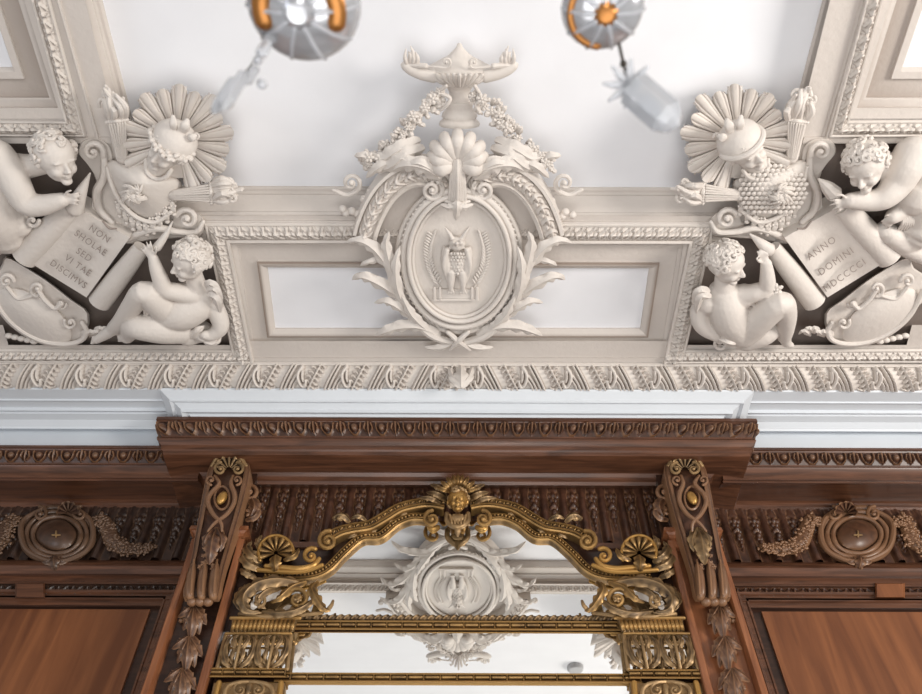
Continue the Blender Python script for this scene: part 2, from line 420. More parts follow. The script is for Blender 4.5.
# soffit boards (px outlines on the soffit plane, mirrored left/right)
mb = MB(); c0 = YP(1, 347)
BH = [0]
def board(pts, s=-1, h0=-.058, h1=0.0, ch=CE):
    BH[0] += 1; h1 = h1-.0006*BH[0]; h0 = h0-.0006*BH[0]
    slab(mb, ch, [(mpx(x, s), y) for x, y in pts], h0, h1)
slab(mb, CE, [(110,216),(805,216),(712,242),(205,242)], -.058, 0)      # band above the centre panel
slab(mb, CE, [(236,341),(679,341),(676,366),(240,366)], -.058, 0)
for s in (-1, 1):
    board([(205,224),(228,224),(252,366),(234,366)], s)                # shared bar
    board([(-60,345),(243,345),(247,368),(-60,368)], s)
    board([(25,-40),(75,-40),(142,230),(112,230)], s)                  # beam beside the white field
    board([(-80,117),(112,117),(112,139),(-80,139)], s)
    board([(-10,325),(-10,366),(14,366),(3,325)], s)
struct(mb, 'ceiling_beam', 'plaster', smooth=False)
# cove moulding round the white field
prof = [(0,-.002),(0,-.012),(.006,-.014),(.012,-.022),(.012,-.03),(.018,-.036),(.03,-.05),(.048,-.066),(.062,-.074),(.062,-.084),(.070,-.088),(.080,-.088),(.088,-.094),(.088,-.104)]
mb = MB(); sweep(mb, [(-XE,-2,ZA),(-XE,YE,ZA),(XE,YE,ZA),(XE,-2,ZA)], NC, prof); struct(mb, 'trim_1', 'plaster', sharp=25)
mb = MB(); sweep(mb, [(-XE-.012,-2,ZA),(-XE-.012,YE+.012,ZA),(XE+.012,YE+.012,ZA),(XE+.012,-2,ZA)], NC, [(0,-.01),(0,.008),(-.006,.010),(-.012,.006),(-.014,-.01)]); struct(mb, 'trim_2', 'plaster', sharp=25)

# ---- enriched frame bars
leafy = stamp([([(.08,.5),(.3,.28),(.5,.12)],.10,.05,.9,.6), ([(.08,.5),(.3,.72),(.5,.88)],.10,.05,.9,.6), ([(.05,.5),(.55,.5)],.13,.06,1,.7),
               ([(.62,.5),(.78,.5)],.15,.15,.8,.8), ([(.72,.15),(.85,.3)],.09,.07,.6,.6), ([(.72,.85),(.85,.7)],.09,.07,.6,.6), ([(.3,.05),(.42,.2)],.06,.06,.5,.4),([(.3,.95),(.42,.8)],.06,.06,.5,.4)], 22, 15, 1.7)
def bar(name, pts, hw, unit=.047, n=None, mat='ornament', hgt=.022, closed=False, inner=None):
    """enriched torus between two fillets along px path on the soffit"""
    P = [CE(x, y, 0) for x, y in pts]; w = hw*scl(P[0]); f = w*.28
    mb = MB()
    sweep(mb, P, NC, [(-w,0),(-w,hgt*.75),(-w*.86,hgt*.85),(-w+f,hgt*.7),(-w+f,0)], closed); sweep(mb, P, NC, [(w-f,0),(w-f,hgt*.6),(w*.9,hgt*.7),(w,hgt*.45),(w,0)], closed)
    relief(mb, P, NC, (-w+f,hgt*.2), (w-f,hgt*.2), hgt*.55, leafy, unit, hgt*.85, closed)
    return struct(mb, name, mat, sharp=50)
bar('trim_3', [(244,361),(217.5,231.5),(701.5,232.5),(673,362)], 9.8)
for s in (-1, 1):
    bar('trim_4', [(mpx(-40,s),354.5),(mpx(250,s),355.5)][::1 if s < 0 else -1], 7.6, .05)
    q = [(36,-60),(42,0),(77,128),(-60,127)]
    bar('trim_5', [(mpx(x,s),y) for x, y in q], 9.2, .055)
    # fillet edging of the recessed cherub panel and soffit shadow line
    mb = MB(); P = [CE(mpx(x,s),y) for x, y in [(-50,140),(112,140)]]; sweep(mb, P, NC, [(-.012,-.05),(-.012,.004),(.012,.004),(.012,-.05)]); struct(mb, 'trim_6', 'plaster')
# ---- centre panel: flat border, inner moulding, white sunk panel
mb = MB()
A = [(228,240),(690,241),(674,345),(243,345)]
sweep(mb, [CE(*p) for p in [(229,243),(688,244),(668,357),(247,357)]], NC, [(-a,b) for a,b in [(0,.004),(0,-.012),(.02,-.02),(.03,-.02),(.03,-.026),(.10,-.026),(.10,-.012),(.112,-.010),(.125,-.018),(.135,-.030),(.135,-.05)]], closed=True)
struct(mb, 'trim_7', 'plaster', sharp=25)
mb = MB(); slab(mb, CE, [(255,252),(662,252),(650,345),(262,345)], -.055, -.040); struct(mb, 'ceiling_panel_center', 'white', smooth=False)
# ---- upper side panels
for s in (-1, 1):
    mb = MB(); q = [(18,-60),(24,0),(58,108),(-80,108)]
    sweep(mb, [CE(mpx(x,s),y) for x, y in q], NC, [(u*(-1 if s < 0 else 1),v) for u, v in [(-.04,.0),(0,0),(0,-.012),(.022,-.02),(.03,-.02),(.03,-.034),(.10,-.034),(.10,-.02),(.125,-.02),(.135,-.036),(.135,-.045)]]); struct(mb, 'trim_8', 'plaster', sharp=25)
    mb = MB(); slab(mb, CE, [(mpx(x,s),y) for x, y in [(-80,-60),(-2,-60),(21,80),(-80,80)]], -.055, -.043); struct(mb, 'ceiling_panel_side', 'white', smooth=False)

# ---- big slanted acanthus moulding under the ceiling
st = []
st = []
st += [([(-.02,1.02),(.10,.62),(.30,.02)],.055,.05,.9,.9), ([(.06,1.02),(.17,.66),(.38,.02)],.05,.05,.75,.8)]
st += [([(.16,1.0),(.24,.75),(.36,.45)],.05,.05,.7,.6), ([(.25,1.0),(.30,.8),(.38,.62)],.05,.04,.6,.6)]
st += [([(.50,.15),(.42,.35),(.41,.6),(.47,.85),(.54,.88),(.58,.7)],.085,.06,1.0,.9), ([(.51,.3),(.50,.5),(.52,.68)],.06,.05,.9,.8)]
st += [([(.60,1.0),(.74,.60),(.92,.05)],.045,.04,.85,.85)]
for i in range(6):
    t = i/5; x = .62+.27*t; y = .93-.80*t
    st.append(([(x,y),(x-.05-.02*t,y-.12),(x-.10-.03*t,y-.13)],.035,.045,.5,.85)); st.append(([(x,y),(x+.06,y-.04),(x+.12,y+.05)],.035,.045,.5,.8))
st += [ ([(.45,.0),(.50,.12)],.06,.05,.6,.8), ([(.7,1.0),(.85,.93)],.05,.04,.5,.5)]
acan = stamp(st, 64, 30, 1.75)
yT, zT = YP(2.287, 362.5); yB, zB = YP(2.392, 390)
for s in (-1, 1):
    P = [V((XC,0,0)), V((s*3.0+XC,0,0))]
    if s < 0: P = P[::-1]
    mb = MB(); relief(mb, P, NC, (-yT,-zT), (-yB,-zB), .022, acan, .198, .028, flip=(s > 0))
    sweep(mb, P, NC, [(-yT+.012,-zT+.012),(-yT+.012,-zT+.022),(-yT,-zT+.024),(-yT-.008,-zT+.012)])
    struct(mb, 'trim_9', 'ornament', sharp=50)
# centre leaf where the two runs meet
mb = MB(); ch = W(2.335)
leaf(mb, ch, [(461,388,.03),(461,376,.05),(461,363,.035)], 9, 3)
for s in (-1, 1): leaf(mb, ch, [(461,388,.03),(461+s*8,378,.045),(461+s*12,366,.04)], 5, 3)
struct(mb, 'trim_10', 'ornament')

# ---- white cornice, breaking forward over the chimney breast
def plan(xh, Ys, Yc, x2=4.0): return [V((-x2,Ys,0)), V((-xh+XC,Ys,0)), V((-xh+XC,Yc,0)), V((xh+XC,Yc,0)), V((xh+XC,Ys,0)), V((x2,Ys,0))]
side_w = [(2.385,389),(2.392,391),(2.455,400.5),(2.458,402),(2.47,402.5),(2.515,409),(2.52,412),(2.54,413),(2.545,415),(2.585,421),(2.615,428),(2.62,430),(2.65,430.5),(2.665,431),(2.665,447.5)]
pr = [(-a, -z) for a, z in [YP(*q) for q in side_w]]
for s in (-1, 1):
    mb = MB(); P = [V((s*4,0,0)), V((s*1.10+XC,0,0))]; sweep(mb, P if s < 0 else P[::-1], NC, pr, cap=False); struct(mb, 'cornice_side', 'cornice', sharp=20)
cen_w = [(2.38,389),(2.386,391),(2.425,400.5),(2.428,402.5),(2.44,403),(2.47,410),(2.475,413),(2.50,414.5),(2.56,432)]
pr = [(-(a-2.56), -z) for a, z in [YP(*q) for q in cen_w]]
mb = MB(); P = [V((-1.175+XC,2.72,0)), V((-1.175+XC,2.56,0)), V((1.175+XC,2.56,0)), V((1.175+XC,2.72,0))]; sweep(mb, P, NC, pr); struct(mb, 'cornice_center', 'cornice', sharp=20)

# ---- wooden cornices
egg = stamp([([(.25,.42),(.25,.50)],.26,.24,1,1), ([(.03,.1),(.06,.6),(.16,.88),(.25,.93)],.07,.05,.6,.6), ([(.47,.1),(.44,.6),(.34,.88),(.25,.93)],.07,.05,.6,.6),
             ([(.75,.1),(.75,.9)],.13,.05,.8,.5), ([(.65,.15),(.6,.5),(.68,.8)],.08,.05,.75,.5), ([(.85,.15),(.9,.5),(.82,.8)],.08,.05,.75,.5)], 40, 16, 2.0)
def wood_cornice(name, path, prof, i0, i1, unit, parent=None, offs=0, **k):
    mb = MB(); q = [YP(*a) for a in prof]; pr = [(-(a-offs), -z) for a, z in q]
    sweep(mb, path, NC, pr)
    o = build(mb, name, 'woodx', parent, sharp=25)
    mb = MB(); relief(mb, path, NC, pr[i0], pr[i1], .004, egg, unit, .022); tag(build(mb, 'egg_moulding', 'carve', parent, sharp=50))
    return o
side_p = [(2.95,446.6),(2.645,446.6),(2.645,449),(2.653,450),(2.657,451.5),(2.685,464),(2.688,465.5),(2.678,466.5),(2.684,468.5),(2.705,474),(2.712,479),(2.722,480),(2.725,482),(2.76,484),(2.90,500),(2.91,502),(2.912,504),(2.92,506),(2.925,509),(2.95,511.5)]
for s in (-1, 1):
    r = thing('wooden_cornice', (s*2.2,2.8,YP(2.8,455)[1]), 'brown wooden cornice length with egg moulding left of the projecting centre' if s < 0 else 'brown wooden cornice length with egg moulding right of the projecting centre', 'cornice', 'wooden side cornices')
    P = [V((s*3.4,0,0)), V((s*1.2,0,0))]
    wood_cornice('cornice_board', P if s < 0 else P[::-1], side_p, 4, 5, .1265, r)
cen_p = [(2.76,417.6),(2.505,417.6),(2.505,420.5),(2.512,421.5),(2.516,422.5),(2.54,436.5),(2.543,438),(2.532,439),(2.536,441),(2.552,446),(2.557,450),(2.565,452),(2.57,455.5),(2.58,457),(2.70,473),(2.715,477),(2.718,479),(2.73,481.5),(2.74,485),(2.81,489)]
r = thing('wooden_cornice', (XC,2.6,YP(2.5,430)[1]), 'wide projecting wooden cornice shelf with egg moulding over the mirror', 'cornice')
H = 1.375
wood_cornice('cornice_board', [V((-H+XC,2.95,0)), V((-H+XC,2.505,0)), V((H+XC,2.505,0)), V((H+XC,2.95,0))], cen_p, 4, 5, .1265, r, offs=2.505)

# ---- walls
WC, WS = 2.80, 2.95
zt = YP(2.66,430)[1]
mb = MB(); box(mb, (-4,WS,0), (4,WS+.1,zt+.2)); struct(mb, 'wall_back', 'woodd', smooth=False)
mb = MB(); box(mb, (-4,2.669,YP(2.66,448)[1]), (4,WS-.001,zt+.02)); struct(mb, 'wall_upper', 'cornice', smooth=False)
mb = MB(); box(mb, (-1.12+XC,WC,0), (1.12+XC,WS,YP(WC,543)[1])); box(mb, (-1.12+XC,WC,YP(WC,543)[1]), (-.93+XC,WS,YP(WC,487)[1]+.02)); box(mb, (.93+XC,WC,YP(WC,543)[1]), (1.12+XC,WS,YP(WC,487)[1]+.02)); box(mb, (-.94+XC,WC+.025,YP(WC,543)[1]-.01), (.94+XC,WS,YP(WC,487)[1]+.02)); struct(mb, 'wall_breast', 'woodd', smooth=False)

# ---- husk frieze
hs = [([(0,-.1),(0,1.1)],.085,.085,1,1), ([(.16,.5),(.16,1.05)],.035,.035,.35,.35), ([(.84,.5),(.84,1.05)],.035,.035,.35,.35),
      ([(0,.22),(.12,.06),(.3,-.02),(.5,-.03)],.10,.08,.9,.8), ([(1,.22),(.88,.06),(.7,-.02),(.5,-.03)],.10,.08,.9,.8),
      ([(.5,.04),(.5,.12)],.13,.10,.9,.9)]
for x, y, r_, h in [(.36,.12,.07,.8),(.64,.12,.07,.8),(.3,.22,.075,.7),(.7,.22,.075,.7),(.5,.22,.09,1),(.4,.30,.07,.8),(.6,.30,.07,.8),(.5,.38,.08,.9),(.36,.42,.06,.6),(.64,.42,.06,.6),(.5,.5,.08,.9),(.42,.57,.06,.7),(.58,.57,.06,.7),(.5,.64,.06,.8),(.5,.71,.045,.7),(.5,.77,.03,.6)]:
    hs.append(([(x,y)],r_*.8,r_*.8,h,h))
husk = stamp(hs, 30, 56, .40)
def frieze(x0, x1, Y, pt, pb, name, mat, n):
    z0 = YP(Y, pt)[1]; z1 = YP(Y, pb)[1]; mb = MB()
    relief(mb, [V((x0,0,0)), V((x1,0,0))], NC, (-Y,-z0), (-Y,-z1), 0, husk, (x1-x0)/n*1.0001, .026)
    return struct(mb, name, mat, sharp=50)
frieze(-.93+XC, .93+XC, WC+.012, 485, 544, 'trim_11', 'carve', 21)
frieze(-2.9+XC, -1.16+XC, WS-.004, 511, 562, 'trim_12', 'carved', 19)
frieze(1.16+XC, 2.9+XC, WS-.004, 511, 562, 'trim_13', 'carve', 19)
mb = MB(); y0, z0 = YP(WC,544); box(mb, (-.95,WC-.012,z0-.03), (-.52,WC+.01,z0)); box(mb, (.49,WC-.012,z0-.03), (.92,WC+.01,z0)); struct(mb, 'trim_14', 'woodx', smooth=False)

# ---- side wall panelling
Y = WS
band = stamp([([(.5,.75),(.35,.35),(.15,.25),(.1,.55),(.22,.65)],.09,.05,.9,.7), ([(.5,.75),(.65,.35),(.85,.25),(.9,.55),(.78,.65)],.09,.05,.9,.7), ([(.5,.9),(.5,.3)],.12,.05,.9,.7), ([(0,.2),(0,.8)],.05,.05,.6,.6)], 26, 14, 1.3)
for s in (-1, 1):
    mb = MB(); P = [V((s*3.4,0,0)), V((s*1.12,0,0))]; P = P if s < 0 else P[::-1]
    pr = [(Y,561),(Y-.03,562),(Y-.045,564),(Y-.05,567),(Y-.046,570),(Y-.035,573.5),(Y-.03,575),(Y-.012,577),(Y-.012,583),(Y-.03,583.5),(Y-.03,585),(Y-.014,586)]
    sweep(mb, P, NC, [(-a,-z) for a, z in [YP(*q) for q in pr]])
    pr = [(Y,597),(Y-.03,597),(Y-.03,600),(Y-.02,602),(Y-.02,606.5),(Y,608)]
    sweep(mb, P, NC, [(-a,-z) for a, z in [YP(*q) for q in pr]])
    struct(mb, 'trim_15', 'woodx', sharp=25)
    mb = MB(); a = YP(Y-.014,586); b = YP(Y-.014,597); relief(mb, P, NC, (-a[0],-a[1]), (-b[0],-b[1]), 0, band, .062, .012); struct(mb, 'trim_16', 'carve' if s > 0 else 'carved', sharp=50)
    # plain block in the carved band
    cx = 30 if s < 0 else 890
    mb = MB(); slab(mb, W(Y), [(cx-15,583),(cx+15,583),(cx+15,598),(cx-15,598)], 0, .045, bevel=.12); tag(build(mb, 'plain_block', 'panel' if s > 0 else 'woodx', smooth=False), 'small plain wooden block set in the carved band under the left cartouche' if s < 0 else 'small plain wooden block set in the carved band under the right cartouche', 'block', 'plain blocks in the carved bands')
    # stile and panel
    xa = s*1.19+XC; xp = s*1.345+XC
    zt2 = YP(Y,603)[1]
    mb = MB(); xa = s*1.08+XC; x0, x1 = sorted((xa, s*1.232+XC)); box(mb, (x0,Y-.025,.9), (x1,Y,zt2)); struct(mb, 'trim_17', 'woodx', smooth=False)
    r = thing('wall_panel', (s*1.9,Y,1.6+1.2), 'large plain polished walnut wall panel at the %s of the mirror wall' % ('left' if s < 0 else 'right'), 'wall panel', 'plain walnut wall panels')
    q = [(0,.03),(.008,.03),(.012,.022),(.024,.022),(.028,.03),(.038,.032),(.045,.02),(.052,.012),(.062,.012),(.068,.004),(.075,0)]
    mb = MB(); P = [V((s*3.3,Y,zt2)), V((s*1.238+XC,Y,zt2)), V((s*1.238+XC,Y,.9))]
    nn = V((0,-1,0)); sweep(mb, P, nn, [((-a if s > 0 else a), b) for a, b in q]) ; build(mb, 'panel_moulding', 'woodx' , r, sharp=25)
    mb = MB(); x0, x1 = sorted((s*1.285+XC, s*3.3)); box(mb, (x0,Y-.012,.9), (x1,Y,zt2-.045)); build(mb, 'panel_board', 'panel', r, smooth=False)
# ================================================================== central cartouche
def ZA_(x, y): return (330+x/3.469, 30+y/3.469)
def ZB_(x, y): return (330+x/3.469, 180+y/3.469)
O = 'ornament'
MX = lambda x, s: x if s < 0 else 2*457.7-x
def ov(cx, cy, rx, ry, n=48): return [(cx+rx*math.cos(2*math.pi*i/n), cy+ry*math.sin(2*math.pi*i/n)) for i in range(n)]
root = thing('owl_medallion', CE(459,260,0), 'oval plaster medallion with an owl relief, at the centre of the ceiling beam', 'medallion')
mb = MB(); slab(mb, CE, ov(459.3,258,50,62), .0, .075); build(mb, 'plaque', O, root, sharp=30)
mb = MB()
for rx, ry, h, r in ((46.5,58.5,.085,2.0),(50.5,63,.10,2.6),(56,68.5,.085,3.4),(61.5,73,.05,3.2)):
    tube(mb, CE, [(x, y, h, r) for x, y in ov(459.3,258.5,rx,ry,28)], closed=True, k=3, n=10)
slab(mb, CE, ov(459.3,258.5,64,75), .0, .04)
bead = [(x, y) for x, y in ov(459.3,258.5,58.8,70.8,74)]
build(mb, 'oval_frame', O, root)
mb = MB()
for x, y in bead: blob(mb, CE, x, y, .086, 2.2, 1.6, 1.6, nu=6, nv=5)
build(mb, 'bead_ring', O, root)
# owl
mb = MB(); h = .085
blob(mb, CE, 458, 262, h, 10.5, 17, 7); blob(mb, CE, 457, 243.5, h+.008, 8.5, 8, 7)
for s in (-1, 1):
    tube(mb, CE, [(457+s*4,240,h+.01,2.8),(457+s*8,233,h+.012,2),(457+s*12.5,227,h+.01,.7)], n=8)   # ear tufts
    blob(mb, CE, 457+s*3.6, 243, h+.03, 3.3, 3.3, 2.2); blob(mb, CE, 457+s*3.6, 243, h+.042, 1.3)
    blob(mb, CE, 457+s*10.5, 262, h+.008, 5, 19, 5, rot=s*6); tube(mb, CE, [(457+s*10,250,h+.02,3),(457+s*13,265,h+.022,2.6),(457+s*10,281,h+.01,1)], n=8)
    tube(mb, CE, [(457+s*5.5,272,h+.01,5),(457+s*6,281,h+.012,4),(457+s*6,289,h+.012,2.4)], n=9)
    for k in (-1, 0, 1): tube(mb, CE, [(457+s*6+k*1.2,288,h+.01,1.4),(457+s*6+k*3,293.5,h+.014,1)], n=6, k=2)
tube(mb, CE, [(457,243,h+.045,1.7),(456.8,247.5,h+.043,.7)], n=7)
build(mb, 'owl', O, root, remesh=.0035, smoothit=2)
mb = MB()
for i in range(7):
    for j in range(-2, 3):
        if abs(j)+i*.2 < 3: blob(mb, CE, 457.5+j*3+(i % 2)*1.5, 254+i*3.3, h+.031-.004*abs(j)-.001*i, 1.7, 2.2, 1.1, nu=6, nv=5)
build(mb, 'breast_feathers', O, root)
mb = MB()
slab(mb, CE, [(433,289),(478,289),(478,299),(433,299)], .07, .088, bevel=.06)
for x in (434.5, 440, 472, 477): tube(mb, CE, [(x,288,.09,1.4),(x,299,.09,1.4)], n=6, k=2)
tube(mb, CE, [(433,300,.088,1.2),(478,300,.088,1.2)], n=6, k=2)
build(mb, 'perch_block', O, root)
for s in (-1, 1):
    mb = MB(); S = catmull([(457+s*17,288),(457+s*26,270),(457+s*28,252),(457+s*24,236)], 6)
    tube(mb, CE, [(p[0],p[1],.078,1) for p in S], k=1, n=6)
    for i, p in enumerate(S[1:]):
        for q in (-1, 1):
            a = math.radians(-90+q*38+(s*12)); blob(mb, CE, p[0]+4*math.cos(a), p[1]+4*math.sin(a), .081, 3.8, 1.3, 1, rot=math.degrees(a), nu=7, nv=5)
    build(mb, 'laurel_branch', O, root)
# pendant leaf on top of the ring
mb = MB(); leaf(mb, CE, [(457,201,.13),(457,208,.13),(456,221,.10)], 6, 3)
for s in (-1, 1): leaf(mb, CE, [(457,204,.125),(457+s*8,207,.125),(457+s*17,204,.11)], 4.5, 3)
build(mb, 'pendant_leaf', O, root)

# ---- scrolled arch round the top of the medallion
arch_unit = stamp([([(.1,.5),(.35,.2),(.6,.05)],.12,.06,1,.7), ([(.1,.5),(.35,.8),(.6,.95)],.12,.06,1,.7), ([(.1,.5),(.7,.5)],.13,.06,1,.8), ([(.75,.3),(.95,.25)],.12,.1,.7,.7), ([(.75,.7),(.95,.75)],.12,.1,.7,.7)], 22, 15, 1.3)
root = thing('scrolled_arch', CE(458,200,0), 'plaster scrolled arch curling over the top of the owl medallion', 'moulding')
for s in (-1, 1):
    A = [(365,233),(368,222),(375,205),(385,189),(398,177),(412,171),(426,171),(438,176),(444,184)]
    A = [(MX(x,s), y) for x, y in A]
    if s > 0: A = [(x+1.5, y) for x, y in A]
    S = catmull(A, 5); P = [CE(x, y, .045) for x, y in S]
    if s > 0: P = P[::-1]
    mb = MB(); w = .036
    sweep(mb, P, NC, [(-w-.014,-.045),(-w-.014,.04),(-w,.05),(-w+.006,.035),(w-.01,.02),(w-.004,.042),(w+.008,.042),(w+.012,.02),(w+.012,-.045)])
    build(mb, 'arch_moulding', O, root, sharp=30)
    mb = MB(); relief(mb, P, NC, (-w+.006,.035), (w-.01,.025), .016, arch_unit, .055, .016); build(mb, 'leaf_enrichment', O, root, sharp=60)
    mb = MB(); volute(mb, CE, MX(432,s), 190, .09, 11, 1.7, a0=-40 if s < 0 else 220, sgn=-s*-1 if False else (1 if s < 0 else -1), w=.26, rise=.02)
    for dx in (-1, 1): pass
    build(mb, 'volute', O, root)
    # cove wall inside the arch
    mb = MB(); slab(mb, CE, [(MX(x,s), y) for x, y in [(367,233),(372,216),(384,195),(400,181),(416,176),(432,182),(446,192),(450,205),(420,232),(392,256)]], -.002, .018); build(mb, 'arch_ground', 'plaster', root, smooth=False)
    # big acanthus wrapping the arch
    mb = MB()
    leaf(mb, CE, [(MX(441,s),178,.10),(MX(424,s),166,.12),(MX(404,s),164,.11),(MX(388,s),172,.08)], 11, 4)
    leaf(mb, CE, [(MX(420,s),166,.10),(MX(404,s),158,.11),(MX(392,s),158,.09)], 7, 3)
    leaf(mb, CE, [(MX(436,s),172,.12),(MX(420,s),163,.135),(MX(406,s),165,.12)], 6, 3)
    build(mb, 'acanthus_leaf', O, root)

# ---- acanthus sprays at the lower sides
root = thing('acanthus_spray', CE(457,300,0), 'plaster acanthus sprays crossed under the owl medallion, curling up both its sides', 'leaf ornament')
for s in (-1, 1):
    X = lambda x: MX(x, s)+ (2 if s > 0 else 0)
    mb = MB(); tube(mb, CE, [(X(459),344,.05,3.5),(X(430),334,.07,4.5),(X(406),308,.07,5),(X(393),278,.075,4.5),(X(388),252,.08,3.5),(X(387),238,.09,2)], n=8); build(mb, 'stem', O, root)
    for pts, w, l in [([(412,318,.07),(398,292,.085),(390,262,.10),(386,243,.11),(389,231,.12)],8,5),
                      ([(398,280,.07),(386,262,.09),(372,246,.10),(358,240,.095),(345,243,.08)],8,5),
                      ([(402,300,.07),(388,288,.09),(372,279,.10),(360,276,.095),(352,280,.07)],8,4),
                      ([(412,318,.07),(399,307,.09),(386,301,.09),(374,303,.07)],6.5,4),
                      ([(440,335,.06),(420,326,.08),(400,326,.08),(385,331,.08),(375,336,.06)],8.5,5),
                      ([(404,306,.09),(397,285,.11),(396,262,.12),(400,246,.11)],6,4),
                      ([(428,330,.08),(412,314,.10),(402,296,.11)],6.5,4),
                      ([(380,259,.08),(368,262,.09),(360,266,.07)],4,2),
                      ([(458,338,.05),(446,346,.06),(432,348,.05),(424,347,.04)],5,3)]:
        m2 = MB(); leaf(m2, CE, [(X(p[0]),p[1],p[2]) for p in pts], w, l, deep=.4); build(m2, 'acanthus_leaf', O, root)
mb = MB(); tube(mb, CE, [(448,332,.08,2.6),(458,341,.08,2.8),(470,350,.06,1.4)], n=8); tube(mb, CE, [(468,332,.08,2.6),(458,341,.085,2.8),(450,350,.06,1.2)], n=8); build(mb, 'crossed_stems', O, root)

# ---- shell keystone
root = thing('shell_keystone', CE(458,170,0), 'plaster scallop shell on a reeded stalk above the owl medallion', 'shell ornament')
mb = MB()
for a, L, w in ((-186,22,13),(-160,27,12),(-138,31,11),(-114,33,10),(-66,33,10),(-42,31,11),(-20,27,12),(6,22,13),(-90,34,9.5)):
    r_ = math.radians(a); c, q = math.cos(r_), math.sin(r_); b = (457.5, 167)
    tube(mb, CE, [(b[0]+c*3,b[1]+q*3,.10,2),(b[0]+c*L*.35,b[1]+q*L*.35,.12,w*.45),(b[0]+c*L*.75,b[1]+q*L*.75,.13,w*.68),(b[0]+c*L,b[1]+q*L,.10,w*.60)], n=12, flat=.75)
build(mb, 'shell', O, root)
mb = MB()
for s in (-1, 1): mb = MB(); volute(mb, CE, 457.5+s*13, 166, .12, 6, 1.2, a0=-90, sgn=s, w=.3); build(mb, 'shell_scroll', O, root)
mb = MB()
for k in range(-3, 4): tube(mb, CE, [(457.5+k*1.5,160,.13-abs(k)*.004,1.4),(457.5+k*2.1,178,.14-abs(k)*.005,1.9),(457.5+k*2.5,200,.12-abs(k)*.005,2.3)], n=8)
tube(mb, CE, [(446,201,.10,2.2),(457.5,205,.12,2.6),(469,201,.10,2.2)], n=8)
build(mb, 'reeded_stalk', O, root)

# ---- oil lamp
root = thing('oil_lamp', CE(458,110,0), 'plaster antique oil lamp urn with two flames, topmost above the shell', 'lamp ornament')
F_ = .45
mb = MB(); turned(mb, CE, 459.5, [(125.5,20),(123.5,20.5),(121.5,19.5),(119.5,17),(118,16.5),(116.5,18),(113,17),(110.5,15),(109,13.5),(107.5,13),(105.5,13.2),(103.5,14),(101.5,13)], F_, 0, 28); build(mb, 'foot', O, root, sharp=35)
mb = MB(); turned(mb, CE, 459.5, [(103,11),(96,10),(91,10.8),(87,13),(85,17),(81,24),(77,31),(74,35),(72.5,36.5),(71,36),(69.5,35),(68.5,36),(67.5,34)], F_, 0, 32); build(mb, 'bowl', O, root, sharp=35)
mb = MB()
for k in range(11):
    x = -27+k*5.4; tube(mb, CE, [(459.5+x*.42,86,.065-abs(x)*.0009,1.6),(459.5+x*.8,80,.10-abs(x)*.0022,2.1),(459.5+x*1.05,75,.118-abs(x)*.003,2)], n=7)
build(mb, 'gadroon', O, root)
mb = MB(); turned(mb, CE, 459.5, [(68.5,33),(66,31),(63,25),(60,20),(57,14),(54,10),(51,7),(48,4),(46,3),(44,2.2),(43,1)], .5, 0, 28); build(mb, 'lid', O, root, sharp=35)
for s in (-1, 1):
    mb = MB(); tube(mb, CE, [(459.5+s*26,76,.03,7),(459.5+s*38,73,.03,7),(459.5+s*48,69,.03,6.5),(459.5+s*53,66,.03,5.5)], n=12, flat=.8)
    tube(mb, CE, [(459.5+s*57,64.5,.03,2),(459.5+s*34,66,.05,3)], n=8)
    build(mb, 'spout', O, root)
    mb = MB()
    for k in range(5): tube(mb, CE, [(459.5+s*(43+k*2.2),65,.03,2.6),(459.5+s*(42+k*2.6+math.sin(k*2)*2),58-(k % 2)*3,.045,2.2),(459.5+s*(44+k*2.4),52-(k % 3)*3,.035,.6)], n=8)
    build(mb, 'flame', O, root)
mb = MB(); volute(mb, CE, 446, 62, .06, 6, 1.2, a0=90, sgn=-1, w=.2, lead=[(425,66,.05,1),(437,67,.055,1.3)]); build(mb, 'scroll_handle', O, root); mb = MB(); volute(mb, CE, 474, 62, .06, 6, 1.2, a0=90, sgn=1, w=.2, lead=[(496,66,.05,1),(484,67,.055,1.3)])
tube(mb, CE, [(446,86,.08,2),(440,92,.06,2.2),(450,98,.07,2),(446,106,.07,1.8),(438,112,.05,1.4)], n=8); build(mb, 'tendril', O, root); mb = MB(); tube(mb, CE, [(475,86,.08,2),(480,96,.06,2),(476,106,.07,1.8),(482,114,.05,1.4)], n=8)
build(mb, 'tendril', O, root)

